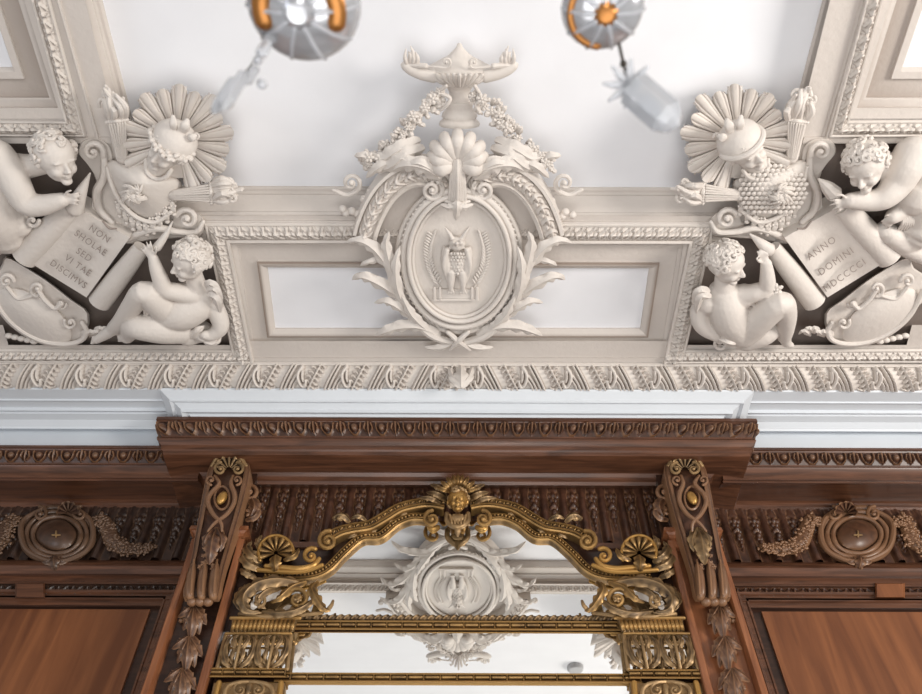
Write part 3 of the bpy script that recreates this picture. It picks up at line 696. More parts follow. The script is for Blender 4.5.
# ---- floral garlands
for s in (-1, 1):
    root = thing('floral_garland', CE(457+s*60,140,0), 'plaster flower garland falling to the left of the shell' if s < 0 else 'plaster flower garland falling to the right of the shell', 'garland', 'plaster garlands beside the shell')
    rnd = random.Random(5+s); X = lambda x: MX(x, s)
    S = catmull([(441,94),(430,104),(418,114),(410,124),(402,136),(391,146),(378,156),(364,163)], 5)
    for i, p in enumerate(S[::2]):
        mb = MB(); flower(mb, CE, X(p[0]+rnd.uniform(-4,4)), p[1]+rnd.uniform(-4,4), .055+rnd.uniform(0,.03), rnd.uniform(3.6,6.5), rnd.choice([5,6])); build(mb, 'flower', O, root)
    mb = MB()
    for i, p in enumerate(S):
        for q in range(2):
            a = rnd.uniform(0, 6.28); L = rnd.uniform(7, 12); x, y = p[0]+rnd.uniform(-5,5), p[1]+rnd.uniform(-3,5)
            leaf(mb, CE, [(X(x),y,.03),(X(x+L*.6*math.cos(a)),y+L*.6*math.sin(a),.06),(X(x+L*math.cos(a)),y+L*math.sin(a),.05)], 3.6, 2, k=4)
    build(mb, 'leaf_cluster', O, root)
    mb = MB()
    for x, y in [(414,150),(402,154)]: blob(mb, CE, X(x), y, .01, 9, 7, 4)
    build(mb, 'garland_ground', O, root)
    mb = MB()
    leaf(mb, CE, [(X(420),140,.05),(X(400),148,.09),(X(382),158,.08),(X(366),152,.06)], 9, 5)
    leaf(mb, CE, [(X(424),148,.06),(X(406),154,.10),(X(390),166,.09),(X(374),172,.05)], 9, 5)
    leaf(mb, CE, [(X(398),158,.06),(X(380),166,.09),(X(366),178,.06)], 7, 4)
    leaf(mb, CE, [(X(378),160,.05),(X(364),156,.08),(X(354),156,.07)], 6, 3)
    build(mb, 'acanthus_leaf', O, root)
    mb = MB(); b = [(370,192),(364,199),(371,204),(363,209),(358,214),(352,211),(346,213),(343,209)] if s < 0 else [(370,193),(364,201),(360,212),(353,216),(350,212),(343,215)]
    for x, y in b: blob(mb, CE, X(x), y, .03, 4.2)
    build(mb, 'berry', O, root)
    mb = MB(); volute(mb, CE, X(351), 183, .04, 10, 1.5, a0=60 if s < 0 else 120, sgn=(-1 if s < 0 else 1), w=.25, lead=[(X(334),190,.03,2.2),(X(346),195,.035,2.4)], rise=.03)
    build(mb, 'volute', O, root)
# ================================================================== corner trophies
def RX(x, s): return x if s < 0 else 914-x
def zt1(x, y): return (90+x/5.55, 80+y/5.55)
def z0(x, y): return (x/3.469, y/3.469)
def z1(x, y): return (x/3.469, 170+y/3.469)
def z2(x, y): return (660+x/3.469, 170+y/3.469)
def z3(x, y): return (x/6.94, 130+y/6.94)
def z4(x, y): return (792+x/6.94, 130+y/6.94)
def torch(s, base, tip, ftip, lab, seed):
    bx, by = RX(base[0],s), base[1]; tx, ty = RX(tip[0],s), tip[1]; fx, fy = RX(ftip[0],s), ftip[1]
    r = thing('torch', CE(tx,ty,0), lab, 'torch'); mb = MB(); h = .06
    L = math.hypot(tx-bx, ty-by); ux, uy = (tx-bx)/L, (ty-by)/L
    tube(mb, CE, [(bx,by,h,6),(bx+ux*L*.5,by+uy*L*.5,h,7.8),(tx-ux*2,ty-uy*2,h,9.5)], n=16, flat=.8); build(mb, 'torch_cone', O, r)
    mb = MB()
    for k in range(-3, 4):
        o = k*2.1; tube(mb, CE, [(bx-uy*o*.6,by+ux*o*.6,h+.022-abs(k)*.002,.9),(tx-uy*o*1.25-ux*3,ty+ux*o*1.25-uy*3,h+.036-abs(k)*.004,1.2)], n=6, k=2)
    build(mb, 'fluting', O, r)
    mb = MB(); 
    for k in range(9):
        o = (k-4)*2.5; blob(mb, CE, tx-uy*o, ty+ux*o, h+.03-.004*abs(k-4), 2.3, 2.3, 2.3)
    tube(mb, CE, [(tx-uy*-10,ty+ux*-10,h,2),(tx,ty,h+.03,2.4),(tx-uy*10,ty+ux*10,h,2)], n=8); build(mb, 'torch_rim', O, r)
    rnd = random.Random(seed); mb = MB(); FL = math.hypot(fx-tx, fy-ty)
    for k in range(5):
        o = (k-2)*4.2; q = rnd.uniform(.45,.8); volute(mb, CE, tx+(fx-tx)*q-uy*o, ty+(fy-ty)*q+ux*o, h+.02, rnd.uniform(4,5.5), 1.0, a0=rnd.uniform(0,360), sgn=rnd.choice((-1,1)), w=.42, eye=False)
    for k in range(16):
        o = rnd.uniform(-9, 9); q = rnd.uniform(.6, 1.0)*(1-abs(o)/30)
        x0, y0 = tx-uy*o, ty+ux*o; x1, y1 = tx+(fx-tx)*q-uy*o*.95, ty+(fy-ty)*q+ux*o*.95; wv = rnd.uniform(-6, 6)
        tube(mb, CE, [(x0,y0,h,3.4),((x0+x1)/2-uy*wv,(y0+y1)/2+ux*wv,h+rnd.uniform(0,.05),3.4),(x1,y1,h+rnd.uniform(-.01,.04),1.8)], n=8)
    build(mb, 'flame', O, r)
def trophy(s):
    side = 'left' if s < 0 else 'right'; X = lambda x: RX(x, s)
    # sunburst
    r = thing('sunburst', CE(X(176),138,0), 'plaster sunburst of fluted rays behind the helmeted head in the %s ceiling corner' % side, 'sunburst')
    cx, cy = 176.5, 140.5; n = 15
    for i in range(n):
        a = -205+i*(275/(n-1)); ar = math.radians(a); ro = [57,53,60,52,58,54][i % 6]; c, q = math.cos(ar), math.sin(ar)
        hw = math.radians(275/(n-1)/2*1.04); mb = MB(); rows = []
        for t in (0, .25, .5, .75, .9, 1):
            row = []
            for j in range(13):
                u = -1+j/6; aa = ar+hw*u*(1 if t < .85 else (.92 if t < .95 else .8)); R_ = 14+(ro-14)*t-(6*abs(u)**2.5 if t > .95 else (1.5*u*u if t > .85 else 0))
                hh = .04+.03*t+.016*t*(1-u*u)-(.007*t if abs(abs(u)-.5) < .09 else 0)
                if abs(u) == 1: hh = .02+.03*t
                row.append(CE(X(cx+R_*math.cos(aa)), cy+R_*math.sin(aa), hh))
            rows.append(row)
        rows.append([CE(X(cx+(ro-2)*math.cos(ar+hw*(-1+j/6)*.8)), cy+(ro-2)*math.sin(ar+hw*(-1+j/6)*.8), -.05) for j in range(13)])
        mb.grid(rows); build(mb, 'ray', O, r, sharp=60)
    mb = MB(); slab(mb, CE, [(X(x), y) for x, y in ov(cx,cy,38,38,28)], -.06, .035); build(mb, 'sunburst_ground', O, r)
    # head
    r = thing('helmeted_head', CE(X(166),148,0), 'plaster classical head in a %s, looking down before the %s sunburst' % (('curly wreathed helmet','left') if s < 0 else ('banded helmet','right')), 'head')
    mb = MB(); hb = MB(); c = CE(X(169),149,.15); fw = CE.dir(.40*s, -.02, .9); up = CE.dir(-.62*s, -.75, -.12)
    head(mb, hb, c, .075, fw, up, curls=14 if s < 0 else 5, cr=.16, seed=3)
    tube(mb, CE, [(X(169),152,.10,11),(X(161),160,.06,12),(X(156),168,.03,14)], n=14)
    build(mb, 'face', O, r, remesh=.0045, smoothit=3); build(hb, 'hair', O, r)
    mb = MB(); f = fw.normalized(); u = (up-f*up.dot(f)).normalized(); q = u.cross(f); hc = c+(u*.52-f*.22)*.075; ell(mb, hc, (.080,.070,.074), (q, u, f), 24, 14)
    build(mb, 'helmet', O, r)
    mb = MB()
    band_pts = [c+(u*.42+f*(math.cos(t)*.98-.12)+q*math.sin(t)*1.04)*.075 for t in np.linspace(-1.7, 1.7, 16)]
    tube3(mb, band_pts, [.009 if s < 0 else .011]*16, u, 8, 1.0)
    if s < 0:
        rnd = random.Random(2)
        for p in band_pts:
            for _ in range(3): ell(mb, p+V((rnd.uniform(-.01,.01),rnd.uniform(-.01,.01),rnd.uniform(-.012,.006))), (.010,)*3, nu=7, nv=5)
    build(mb, 'helmet_band', O, r)
    mb = MB()
    for a_, b_, wd in (((174,131),(173,117),4.2), ((183,131),(187,121),5), ((189,139),(195,136),4.5)):
        tube(mb, CE, [(X(a_[0]),a_[1],.17,wd*.8),((X(a_[0])+X(b_[0]))/2,(a_[1]+b_[1])/2,.19,wd),(X(b_[0]),b_[1],.185,wd*.55)], n=8, flat=.7)
    volute(mb, CE, X(196), 137, .15, 4.6, 1.2, a0=180, sgn=1, w=.3)
    build(mb, 'helmet_crest', O, r)
    mb = MB(); tube(mb, CE, [(X(146),160,.07,2.3),(X(147),172,.085,2.3),(X(156),179,.09,2.3),(X(166),177,.09,2.3),(X(171),170,.08,2.2)], n=8); build(mb, 'collar', O, r)
    # cuirass
    r = thing('armour_cuirass', CE(X(142),190,0), 'plaster breastplate with %s below the %s sunburst' % (('a small snaky mask','left') if s < 0 else ('fish scales','right')), 'armour')
    pts = [(106,163),(113,160),(122,161),(134,160),(146,163),(156,172),(170,176),(180,180),(182,190),(176,203),(168,214),(154,221),(140,219),(126,210),(116,198),(109,182),(105,171)]
    pts = [tuple(p) for p in catmull(pts, 3, True)]
    mb = MB(); slab(mb, CE, [(X(x), y) for x, y in pts], -.05, .045, bevel=.05, dome=.065); build(mb, 'breastplate', O, r)
    mb = MB(); tube(mb, CE, [(X(107),168,.05,2.2),(X(112),186,.06,2.4),(X(122),204,.065,2.4),(X(138),218,.065,2.4),(X(156),222,.06,2.4),(X(171),212,.055,2.2)], n=8); build(mb, 'armour_edge', O, r)
    for i in range(9):
        t = i/8; x = 118+t*54; y = 206+math.sin(t*math.pi)*19-2*t+1; mb = MB()
        tube(mb, CE, [(X(x),y-2,.055,2.6),(X(x+1),y+4,.055,3.0),(X(x+2),y+8,.045,2.0)], n=8, flat=.6); blob(mb, CE, X(x+2), y+9, .045, 2.6); [blob(mb, CE, X(x+dx), y+dy, .06, 1.6, nu=6, nv=5) for dx, dy in ((-2,-5),(1,-5),(4,-5),(-1,1),(3,1))]; build(mb, 'lappet', O, r)
    mb = MB(); rnd = random.Random(8+s)
    if s > 0:
        for i in range(11):
            for j in range(13):
                x = 108+j*5.2+(i % 2)*2.6; y = 166+i*4.6
                import_ok = True
                if ((x-142)/36)**2+((y-190)/26)**2 < 1: blob(mb, CE, X(x), y, .062+.045*(1-((x-142)/42)**2-((y-190)/32)**2), 2.9, 2.6, 1.4, nu=7, nv=5)
        build(mb, 'fish_scales', O, r); mb = MB()
    for i in range(44):
        a = rnd.uniform(0, 6.28); L = rnd.uniform(6, 16); x0, y0 = 134, 195
        tube(mb, CE, [(X(x0),y0,.11,1.6),(X(x0+L*.5*math.cos(a+.4)),y0+L*.5*math.sin(a+.4),.13,1.5),(X(x0+L*math.cos(a)),y0+L*.8*math.sin(a),.115,.9)], n=6, k=3)
    blob(mb, CE, X(134), 197, .12, 5, 6, 4)
    build(mb, 'mask_boss', O, r, smooth=True)
    torch(s, (122,158), (117,121), (106,84), 'upright flaming plaster torch beside the %s sunburst, along the beam' % side, 4+s)
    torch(s, (174,195), (211,193), (244,189), 'flaming plaster torch lying flat under the %s sunburst' % side, 9+s)
    # strapwork cartouche with ear scrolls
    r = thing('strapwork_cartouche', CE(X(100),200,0), 'plaster strapwork with ear-shaped scrolls behind the %s breastplate' % side, 'cartouche')
    mb = MB(); slab(mb, CE, [(X(x), y) for x, y in catmull([(83,140),(98,138),(109,146),(112,160),(112,175),(118,195),(130,212),(148,222),(170,226),(178,214),(196,212),(206,224),(200,236),(178,238),(150,240),(128,244),(104,232),(92,214),(92,196),(96,180),(88,165),(78,152)], 4, True)], -.05, .012, bevel=.02); build(mb, 'strap', O, r)
    mb = MB(); volute(mb, CE, X(93), 152, .035, 11, 1.3, a0=20 if s < 0 else 160, sgn=(-1 if s < 0 else 1), w=.28, rise=.015)
    tube(mb, CE, [(X(104),154,.03,3),(X(104),176,.04,4),(X(97),192,.04,4.5),(X(100),210,.035,4),(X(112),222,.03,3)], n=9)
    volute(mb, CE, X(187), 219, .035, 11, 1.4, a0=200 if s < 0 else -20, sgn=(1 if s < 0 else -1), w=.28, rise=.02)
    tube(mb, CE, [(X(128),240,.03,2.5),(X(140),233,.04,4),(X(158),228,.045,4),(X(178),232,.04,3.5),(X(196),232,.035,3),(X(203),222,.03,2.4)], n=9)
    build(mb, 'ear_scroll', O, r)
    # scroll tablet (open sheet with two rolls)
    r = thing('inscribed_scroll', CE(X(70),250,0), 'unrolled plaster scroll lettered %s beneath the %s breastplate' % (('NON SHOLAE SED VITAE DISCIMUS','left') if s < 0 else ('ANNO DOMINI MDCCCCI','right')), 'scroll')
    mb = MB(); A, B, C_, D = z1(250,120), z1(450,235), z1(300,442), z1(110,325)
    rows = []
    for i in range(9):
        t = i/8; rows.append([CE(X(A[0]+(B[0]-A[0])*u+(D[0]-A[0])*t+(C_[0]-B[0]-D[0]+A[0])*u*t), A[1]+(B[1]-A[1])*u+(D[1]-A[1])*t+(C_[1]-B[1]-D[1]+A[1])*u*t, .06+.012*math.cos(u*math.pi*2)) for u in np.linspace(0, 1, 15)])
    mb.grid(rows); n0 = len(mb.v)
    edge = [rows[0][j] for j in range(15)]+[rows[i][14] for i in range(1, 9)]+[rows[8][j] for j in range(13, -1, -1)]+[rows[i][0] for i in range(7, 0, -1)]
    mb.grid([edge, [p+V((0,0,.10)) for p in edge]], closed=True)
    build(mb, 'sheet', O, r, sharp=40)
    mb = MB(); a, b = z1(250,125), z1(85,305); tube(mb, CE, [(X(a[0]),a[1],.05,11),(X((a[0]+b[0])/2),(a[1]+b[1])/2,.05,12.5),(X(b[0]),b[1],.05,12.5)], n=20, flat=.85, caps=False); build(mb, 'roll', O, r, sharp=50)
    mb = MB(); a, b = z1(492,268), z1(345,460); tube(mb, CE, [(X(a[0]),a[1],.05,8),(X((a[0]+b[0])/2),(a[1]+b[1])/2,.05,10.5),(X(b[0]),b[1],.05,11)], n=20, flat=.85, caps=False); build(mb, 'roll', O, r, sharp=50)
    if s < 0:
        for t, (x, y), sz in (('NON', (345,222), 9.5), ('SHOLAE', (314,254), 9.3), ('SED', (291,295), 9.3), ('VI TAE', (270,332), 9.3), ('DISCIMVS', (237,362), 9)):
            p = z1(x, y); text(t, CE, p[0], p[1], sz, 35, .0735 if t != 'NON' else .0745, 'lettering', r, spacing=1.15)
    else:
        for t, (x, y), sz in (('ANNO', (560,272), 10), ('DOMINI', (610,318), 10), ('MDCCCCI', (640,366), 9.6)):
            p = z2(x, y); text(t, CE, p[0], p[1], sz, -35, .0745, 'lettering', r, spacing=1.2)
    mb = MB(); a = z1(375,193); tube(mb, CE, [(X(a[0]-5),a[1]-4,.072,1.1),(X(a[0]+1),a[1]+2.5,.074,1.3),(X(a[0]+8),a[1]+3,.072,1.0)], n=6); build(mb, 'slit_shade', 'letter', r)  # dark strip standing in for the shade inside the slot
    # shield cartouche
    r = thing('oval_shield', CE(X(35),310,0), 'plaster convex shield with scrolled rim at the foot of the %s scroll' % side, 'shield')
    pts = catmull([z1(0,340),z1(20,300),z1(80,330),z1(160,380),z1(250,450),z1(310,500),z1(290,590),z1(220,603),z1(150,590),z1(80,555),z1(20,500),z1(-60,430),z1(-60,380)], 3, True)
    mb = MB(); slab(mb, CE, [(X(p[0]), p[1]) for p in pts], -.05, .02, bevel=.04); build(mb, 'backing', O, r)
    pts = [(33+44*math.cos(a)*.84-21*math.sin(a)*.54, 317+44*math.cos(a)*.54+21*math.sin(a)*.84) for a in np.linspace(0, 2*math.pi, 40, endpoint=False)]
    mb = MB(); slab(mb, CE, [(X(p[0]), p[1]) for p in pts], 0, .035, bevel=.05, dome=.03); build(mb, 'boss', O, r)
    mb = MB(); tube(mb, CE, [(X(p[0]),p[1],.04,2.6) for p in (z1(-30,420),z1(0,480),z1(60,545),z1(140,590),z1(220,604),z1(280,592),z1(300,560),z1(285,530))], n=8)
    for (x, y, rr, a0, sg) in ((130,412,26,90,1),(212,466,18,0,1),(245,530,22,200,-1),(22,385,26,0,-1)):
        p = z1(x, y); volute(mb, CE, X(p[0]), p[1], .05, rr/3.469, 1.3, a0=a0 if s < 0 else 180-a0, sgn=sg*(1 if s < 0 else -1), w=.3)
    tube(mb, CE, [(X(p[0]),p[1],.06,2.4) for p in (z1(130,412),z1(155,450),z1(190,480),z1(212,466))], n=8)
    tube(mb, CE, [(X(p[0]),p[1],.05,2) for p in (z1(20,400),z1(60,445),z1(100,440),z1(120,430))], n=8)
    build(mb, 'scrolled_rim', O, r)
    # drape / reveal knots in the corner
    mb = MB(); rnd = random.Random(3)
    for k in range(6):
        p = z1(300+k*16, 575-k*3+rnd.uniform(-8,8)); leaf(mb, CE, [(X(p[0]-6),p[1]+2,.01),(X(p[0]),p[1]-3,.045),(X(p[0]+6),p[1]+rnd.uniform(-2,4),.02)], 3.6, 2, k=4)
    o = build(mb, 'leaf_cluster', O); tag(o, 'small plaster leaf cluster on the ledge beside the %s shield' % side, 'leaf ornament', 'ledge leaf clusters'); mb = MB()
    for k in range(5):
        p = z1(30+k*22, 575+k*5); blob(mb, CE, X(p[0]), p[1], .01, 4, 3, 3)
    o = build(mb, 'bead_string', O); tag(o, 'short string of plaster beads under the rim of the %s shield' % side, 'bead ornament', 'bead strings under the shields')
for s in (-1, 1): trophy(s)

# ================================================================== cherubs
def C3(zf, pts): 
    return [(zf(x, y)[0], zf(x, y)[1], h, r/3.469) for x, y, h, r in pts]
def limb(mb, zf, pts, n=24, flat=.95): tube(mb, CE, C3(zf, pts), n=n, flat=flat, k=5)
def wing(parent, zf, pts, w):
    for i, (a, b, c) in enumerate(pts):
        m = MB(); leaf(m, CE, [(*zf(*a[:2]),a[2]),(*zf(*b[:2]),b[2]),(*zf(*c[:2]),c[2])], w, 2, k=5, deep=.15); build(m, 'wing_feather', O, parent)
VX = .0042
def cherub_parts(r, body, hb):
    build(body, 'body', O, r, remesh=VX, smoothit=4)
    if hb: build(hb, 'hair', O, r)
# --- left panel, lower cherub
r = thing('cherub', CE(*z1(620,470),0), 'plaster cherub reclining at lower right of the left panel, arm raised to the scroll', 'cherub')
b = MB(); hb = MB(); z = z1
head(b, hb, CE(*z(662,312),.12), .080, CE.dir(-.80,.08,.58), CE.dir(.15,-1,.05), curls=52, cr=.2, seed=5)
limb(b, z, [(668,350,.10,30),(682,400,.09,34),(690,430,.08,40)])
limb(b, z, [(700,430,.07,52),(680,462,.08,64),(640,485,.09,70),(600,495,.09,66),(575,505,.08,56)])
for q in ((650,425,.10,38),(725,452,.07,38)): limb(b, z, [q, (q[0]+5,q[1]+8,q[2],q[3])])
limb(b, z, [(672,432,.10,36),(620,425,.12,34),(572,412,.14,31),(555,375,.145,28),(540,335,.145,23),(532,305,.14,18)])
hx = z(530,310); hand(b, CE, hx[0], hx[1], .14, -.45, -.9, 19, .4, thumb=1, r=1.5)
limb(b, z, [(730,455,.07,36),(755,500,.08,33),(765,545,.09,29),(735,572,.10,23),(712,572,.11,18)])
hx = z(715,570); hand(b, CE, hx[0], hx[1], .11, -1, .25, 12, .5, thumb=-1, r=1.4)
limb(b, z, [(600,500,.08,60),(545,455,.13,52),(498,425,.16,42),(460,470,.13,36),(425,520,.09,31),(395,548,.06,24)])
limb(b, z, [(400,548,.06,22),(365,570,.05,20),(335,590,.05,14)])
for k in range(4): limb(b, z, [(345,580+k*5,.05,6),(322-k*2,578+k*8,.045,5)], n=7)
limb(b, z, [(630,545,.07,60),(560,545,.11,60),(500,545,.13,50),(465,545,.12,42),(450,565,.08,30),(440,580,.07,24)])
limb(b, z, [(445,575,.07,22),(425,580,.06,18)])
for k in range(4): limb(b, z, [(425,572+k*6,.07,6),(412,570+k*8,.065,5)], n=7)
limb(b, z, [(660,555,.05,60),(700,560,.05,40)])
cherub_parts(r, b, hb)
wing(r, z, [((718,415,.12),(748,415,.14),(772,475,.10)),((722,430,.12),(750,445,.14),(765,500,.10)),((715,405,.12),(738,395,.14),(775,450,.10))], 5.5)
m = MB(); leaf(m, CE, [(*z(540,400),.15),(*z(520,450),.16),(*z(500,520),.12)], 6, 2); leaf(m, CE, [(*z(650,590),.10),(*z(680,560),.12),(*z(710,540),.11)], 5, 2); leaf(m, CE, [(*z(700,590),.10),(*z(740,600),.10),(*z(770,575),.08)], 5, 2); build(m, 'drapery', O, r)
o = MB(); tube(o, CE, [(*z(545,268),.12,4.5),(*z(575,225),.11,3),(*z(598,180),.10,.6)], n=10); build_ = build(o, 'pointed_cone', O); tag(build_, 'pointed plaster cone tip above the raised hand of the left panel\'s lower cherub', 'cone', 'pointed cones by the cherub hands')
# --- left panel, upper cherub
r = thing('cherub', CE(10,190,0), 'plaster cherub at the left edge, leaning over the upper end of the left scroll', 'cherub')
b = MB(); hb = MB(); S3 = lambda pts: [(z3(x, y)[0], z3(x, y)[1], h, q) for x, y, h, q in pts]
T3 = lambda pts, n=24, fl=.95: tube(b, CE, S3(pts), n=n, flat=fl)
head(b, hb, CE(*z3(385,190),.10), .084, CE.dir(.72,.10,.62), CE.dir(.15,-1,.05), curls=44, cr=.19, seed=9)
T3([(300,230,.07,11),(200,250,.05,12),(60,260,.05,16)])
T3([(-20,180,.09,17),(60,280,.10,16),(120,400,.12,14.5),(190,510,.13,12.5),(290,520,.13,11),(380,500,.13,9),(430,485,.13,7.5)])
hx = z3(425,488); hand(b, CE, hx[0], hx[1], .13, 1, -.1, 20, .4, thumb=-1, r=1.6)
T3([(-80,330,.04,30),(-60,480,.05,33),(-20,600,.05,30),(30,700,.03,24)]); T3([(60,560,.05,22),(120,640,.05,16)])
T3([(-60,700,.02,24),(-140,760,.02,22)])
cherub_parts(r, b, hb)
m = MB(); volute(m, CE, *z3(225,630), .08, 6.5, 1.2, a0=0, sgn=1, w=.35); leaf(m, CE, [(*z3(60,450),.12),(*z3(130,510),.12),(*z3(190,590),.10)], 6, 3); flower(m, CE, *z3(60,470), .11, 8); build(m, 'drapery', O, r)
o = MB(); tube(o, CE, [(*z3(520,540),.08,9),(*z3(560,440),.09,6),(*z3(625,300),.09,.8)], n=10); tag(build(o, 'pointed_cone', O), 'pointed plaster cone held by the left edge cherub at the scroll top', 'cone', 'pointed cones by the cherub hands')
# --- right panel, lower cherub
r = thing('cherub', CE(*z2(230,500),0), 'plaster cherub sitting at the lower left of the right panel with knee drawn up', 'cherub')
b = MB(); hb = MB(); z = z2
head(b, hb, CE(*z(228,322),.12), .080, CE.dir(.78,.12,.58), CE.dir(-.1,-1,.05), curls=52, cr=.2, seed=15)
limb(b, z, [(222,370,.09,32),(225,420,.09,40)])
limb(b, z, [(222,430,.08,58),(232,470,.09,66),(250,520,.09,66),(280,560,.07,58)])
for q in ((290,432,.10,40),(165,455,.08,42)): limb(b, z, [q, (q[0]+4,q[1]+8,q[2],q[3])])
limb(b, z, [(285,435,.10,38),(330,425,.12,34),(368,408,.13,30),(372,370,.14,26),(368,325,.14,20)])
hx = z(368,330); hand(b, CE, hx[0], hx[1], .14, -.25, -1, 17, .4, thumb=-1, r=1.5)
limb(b, z, [(160,455,.07,38),(138,495,.07,35),(150,540,.08,32),(190,570,.09,25),(208,580,.09,19)])
hx = z(205,580); hand(b, CE, hx[0], hx[1], .09, 1, .5, 12, .5, thumb=-1, r=1.4)
limb(b, z, [(285,560,.07,58),(345,515,.12,54),(415,462,.16,46),(436,500,.13,38),(436,550,.09,30),(432,580,.06,24)])
limb(b, z, [(432,580,.06,22),(440,600,.05,17),(455,608,.05,11)])
for k in range(4): limb(b, z, [(440+k*5,602,.05,6),(446+k*6,612,.045,5)], n=7)
limb(b, z, [(300,575,.05,56),(360,560,.07,50),(400,540,.05,36)])
cherub_parts(r, b, hb)
wing(r, z, [((170,425,.13),(135,418,.15),(112,470,.10)),((175,440,.13),(140,440,.15),(125,500,.10))], 5.5)
m = MB()
for a, c, d in (((200,600),(240,570),(300,540)),((230,590),(280,565),(330,550)),((180,570),(240,600),(280,598))): leaf(m, CE, [(*z(*a),.08),(*z(*c),.14),(*z(*d),.10)], 4, 2)
flower(m, CE, *z(405,415), .15, 7); flower(m, CE, *z(375,425), .14, 6); volute(m, CE, *z(205,600), .06, 7, 1.2, w=.3); build(m, 'drapery', O, r)
o = MB(); tube(o, CE, [(*z(375,275),.12,7),(*z(345,250),.12,4.5),(*z(312,222),.10,.8)], n=10); tag(build(o, 'pointed_cone', O), 'pointed plaster cone above the raised hand of the right panel\'s lower cherub', 'cone', 'pointed cones by the cherub hands')
# --- right panel, upper cherub
r = thing('cherub', CE(900,200,0), 'plaster cherub at the right edge, bending head down over the right scroll', 'cherub')
b = MB(); hb = MB(); S4 = lambda pts: [(z4(x, y)[0], z4(x, y)[1], h, q) for x, y, h, q in pts]
T4 = lambda pts, n=24, fl=.95: tube(b, CE, S4(pts), n=n, flat=fl)
head(b, hb, CE(*z4(510,240),.11), .084, CE.dir(-.42,.42,.75), CE.dir(-.55,-.8,.2), curls=44, cr=.19, seed=19)
T4([(620,260,.07,12),(720,240,.06,13),(800,220,.06,16)])
T4([(840,170,.08,19),(790,260,.10,18),(730,370,.11,15.5),(650,460,.13,13),(560,490,.13,11),(460,490,.13,9.5),(400,490,.13,8)])
hx = z4(410,488); hand(b, CE, hx[0], hx[1], .13, -1, .35, 22, .4, thumb=1, r=1.6)
T4([(980,230,.04,28),(960,400,.06,27),(920,500,.06,22),(900,620,.04,24)]); T4([(880,420,.08,18),(850,470,.08,18)])
T4([(1000,620,.04,26),(900,680,.06,22),(860,720,.06,17)])
T4([(760,560,.08,10),(700,600,.10,8)]); hx = z4(720,600); hand(b, CE, hx[0], hx[1], .10, -.8, .6, 16, .4, thumb=1, r=1.4)
limb(b, z2, [(900,180,.04,50),(860,250,.06,42),(800,225,.07,36)]); limb(b, z2, [(780,210,.06,36),(850,265,.06,34),(920,300,.05,30)])
cherub_parts(r, b, hb)
m = MB(); 
for k in range(6): tube(m, CE, [(*z4(760+k*16,570),.10,1.2),(*z4(770+k*14,640),.11,1.6),(*z4(740+k*18,690),.09,1.2)], n=7)
tube(m, CE, [(*z4(740,560),.10,1.5),(*z4(850,580),.11,1.5)], n=7); build(m, 'tassel', O, r)
o = MB(); tube(o, CE, [(*z4(290,440),.10,8),(*z4(240,390),.10,6),(*z4(185,340),.09,1)], n=8); tag(build(o, 'pointed_cone', O), 'pointed plaster cone held by the right edge cherub at the scroll top', 'cone', 'pointed cones by the cherub hands')
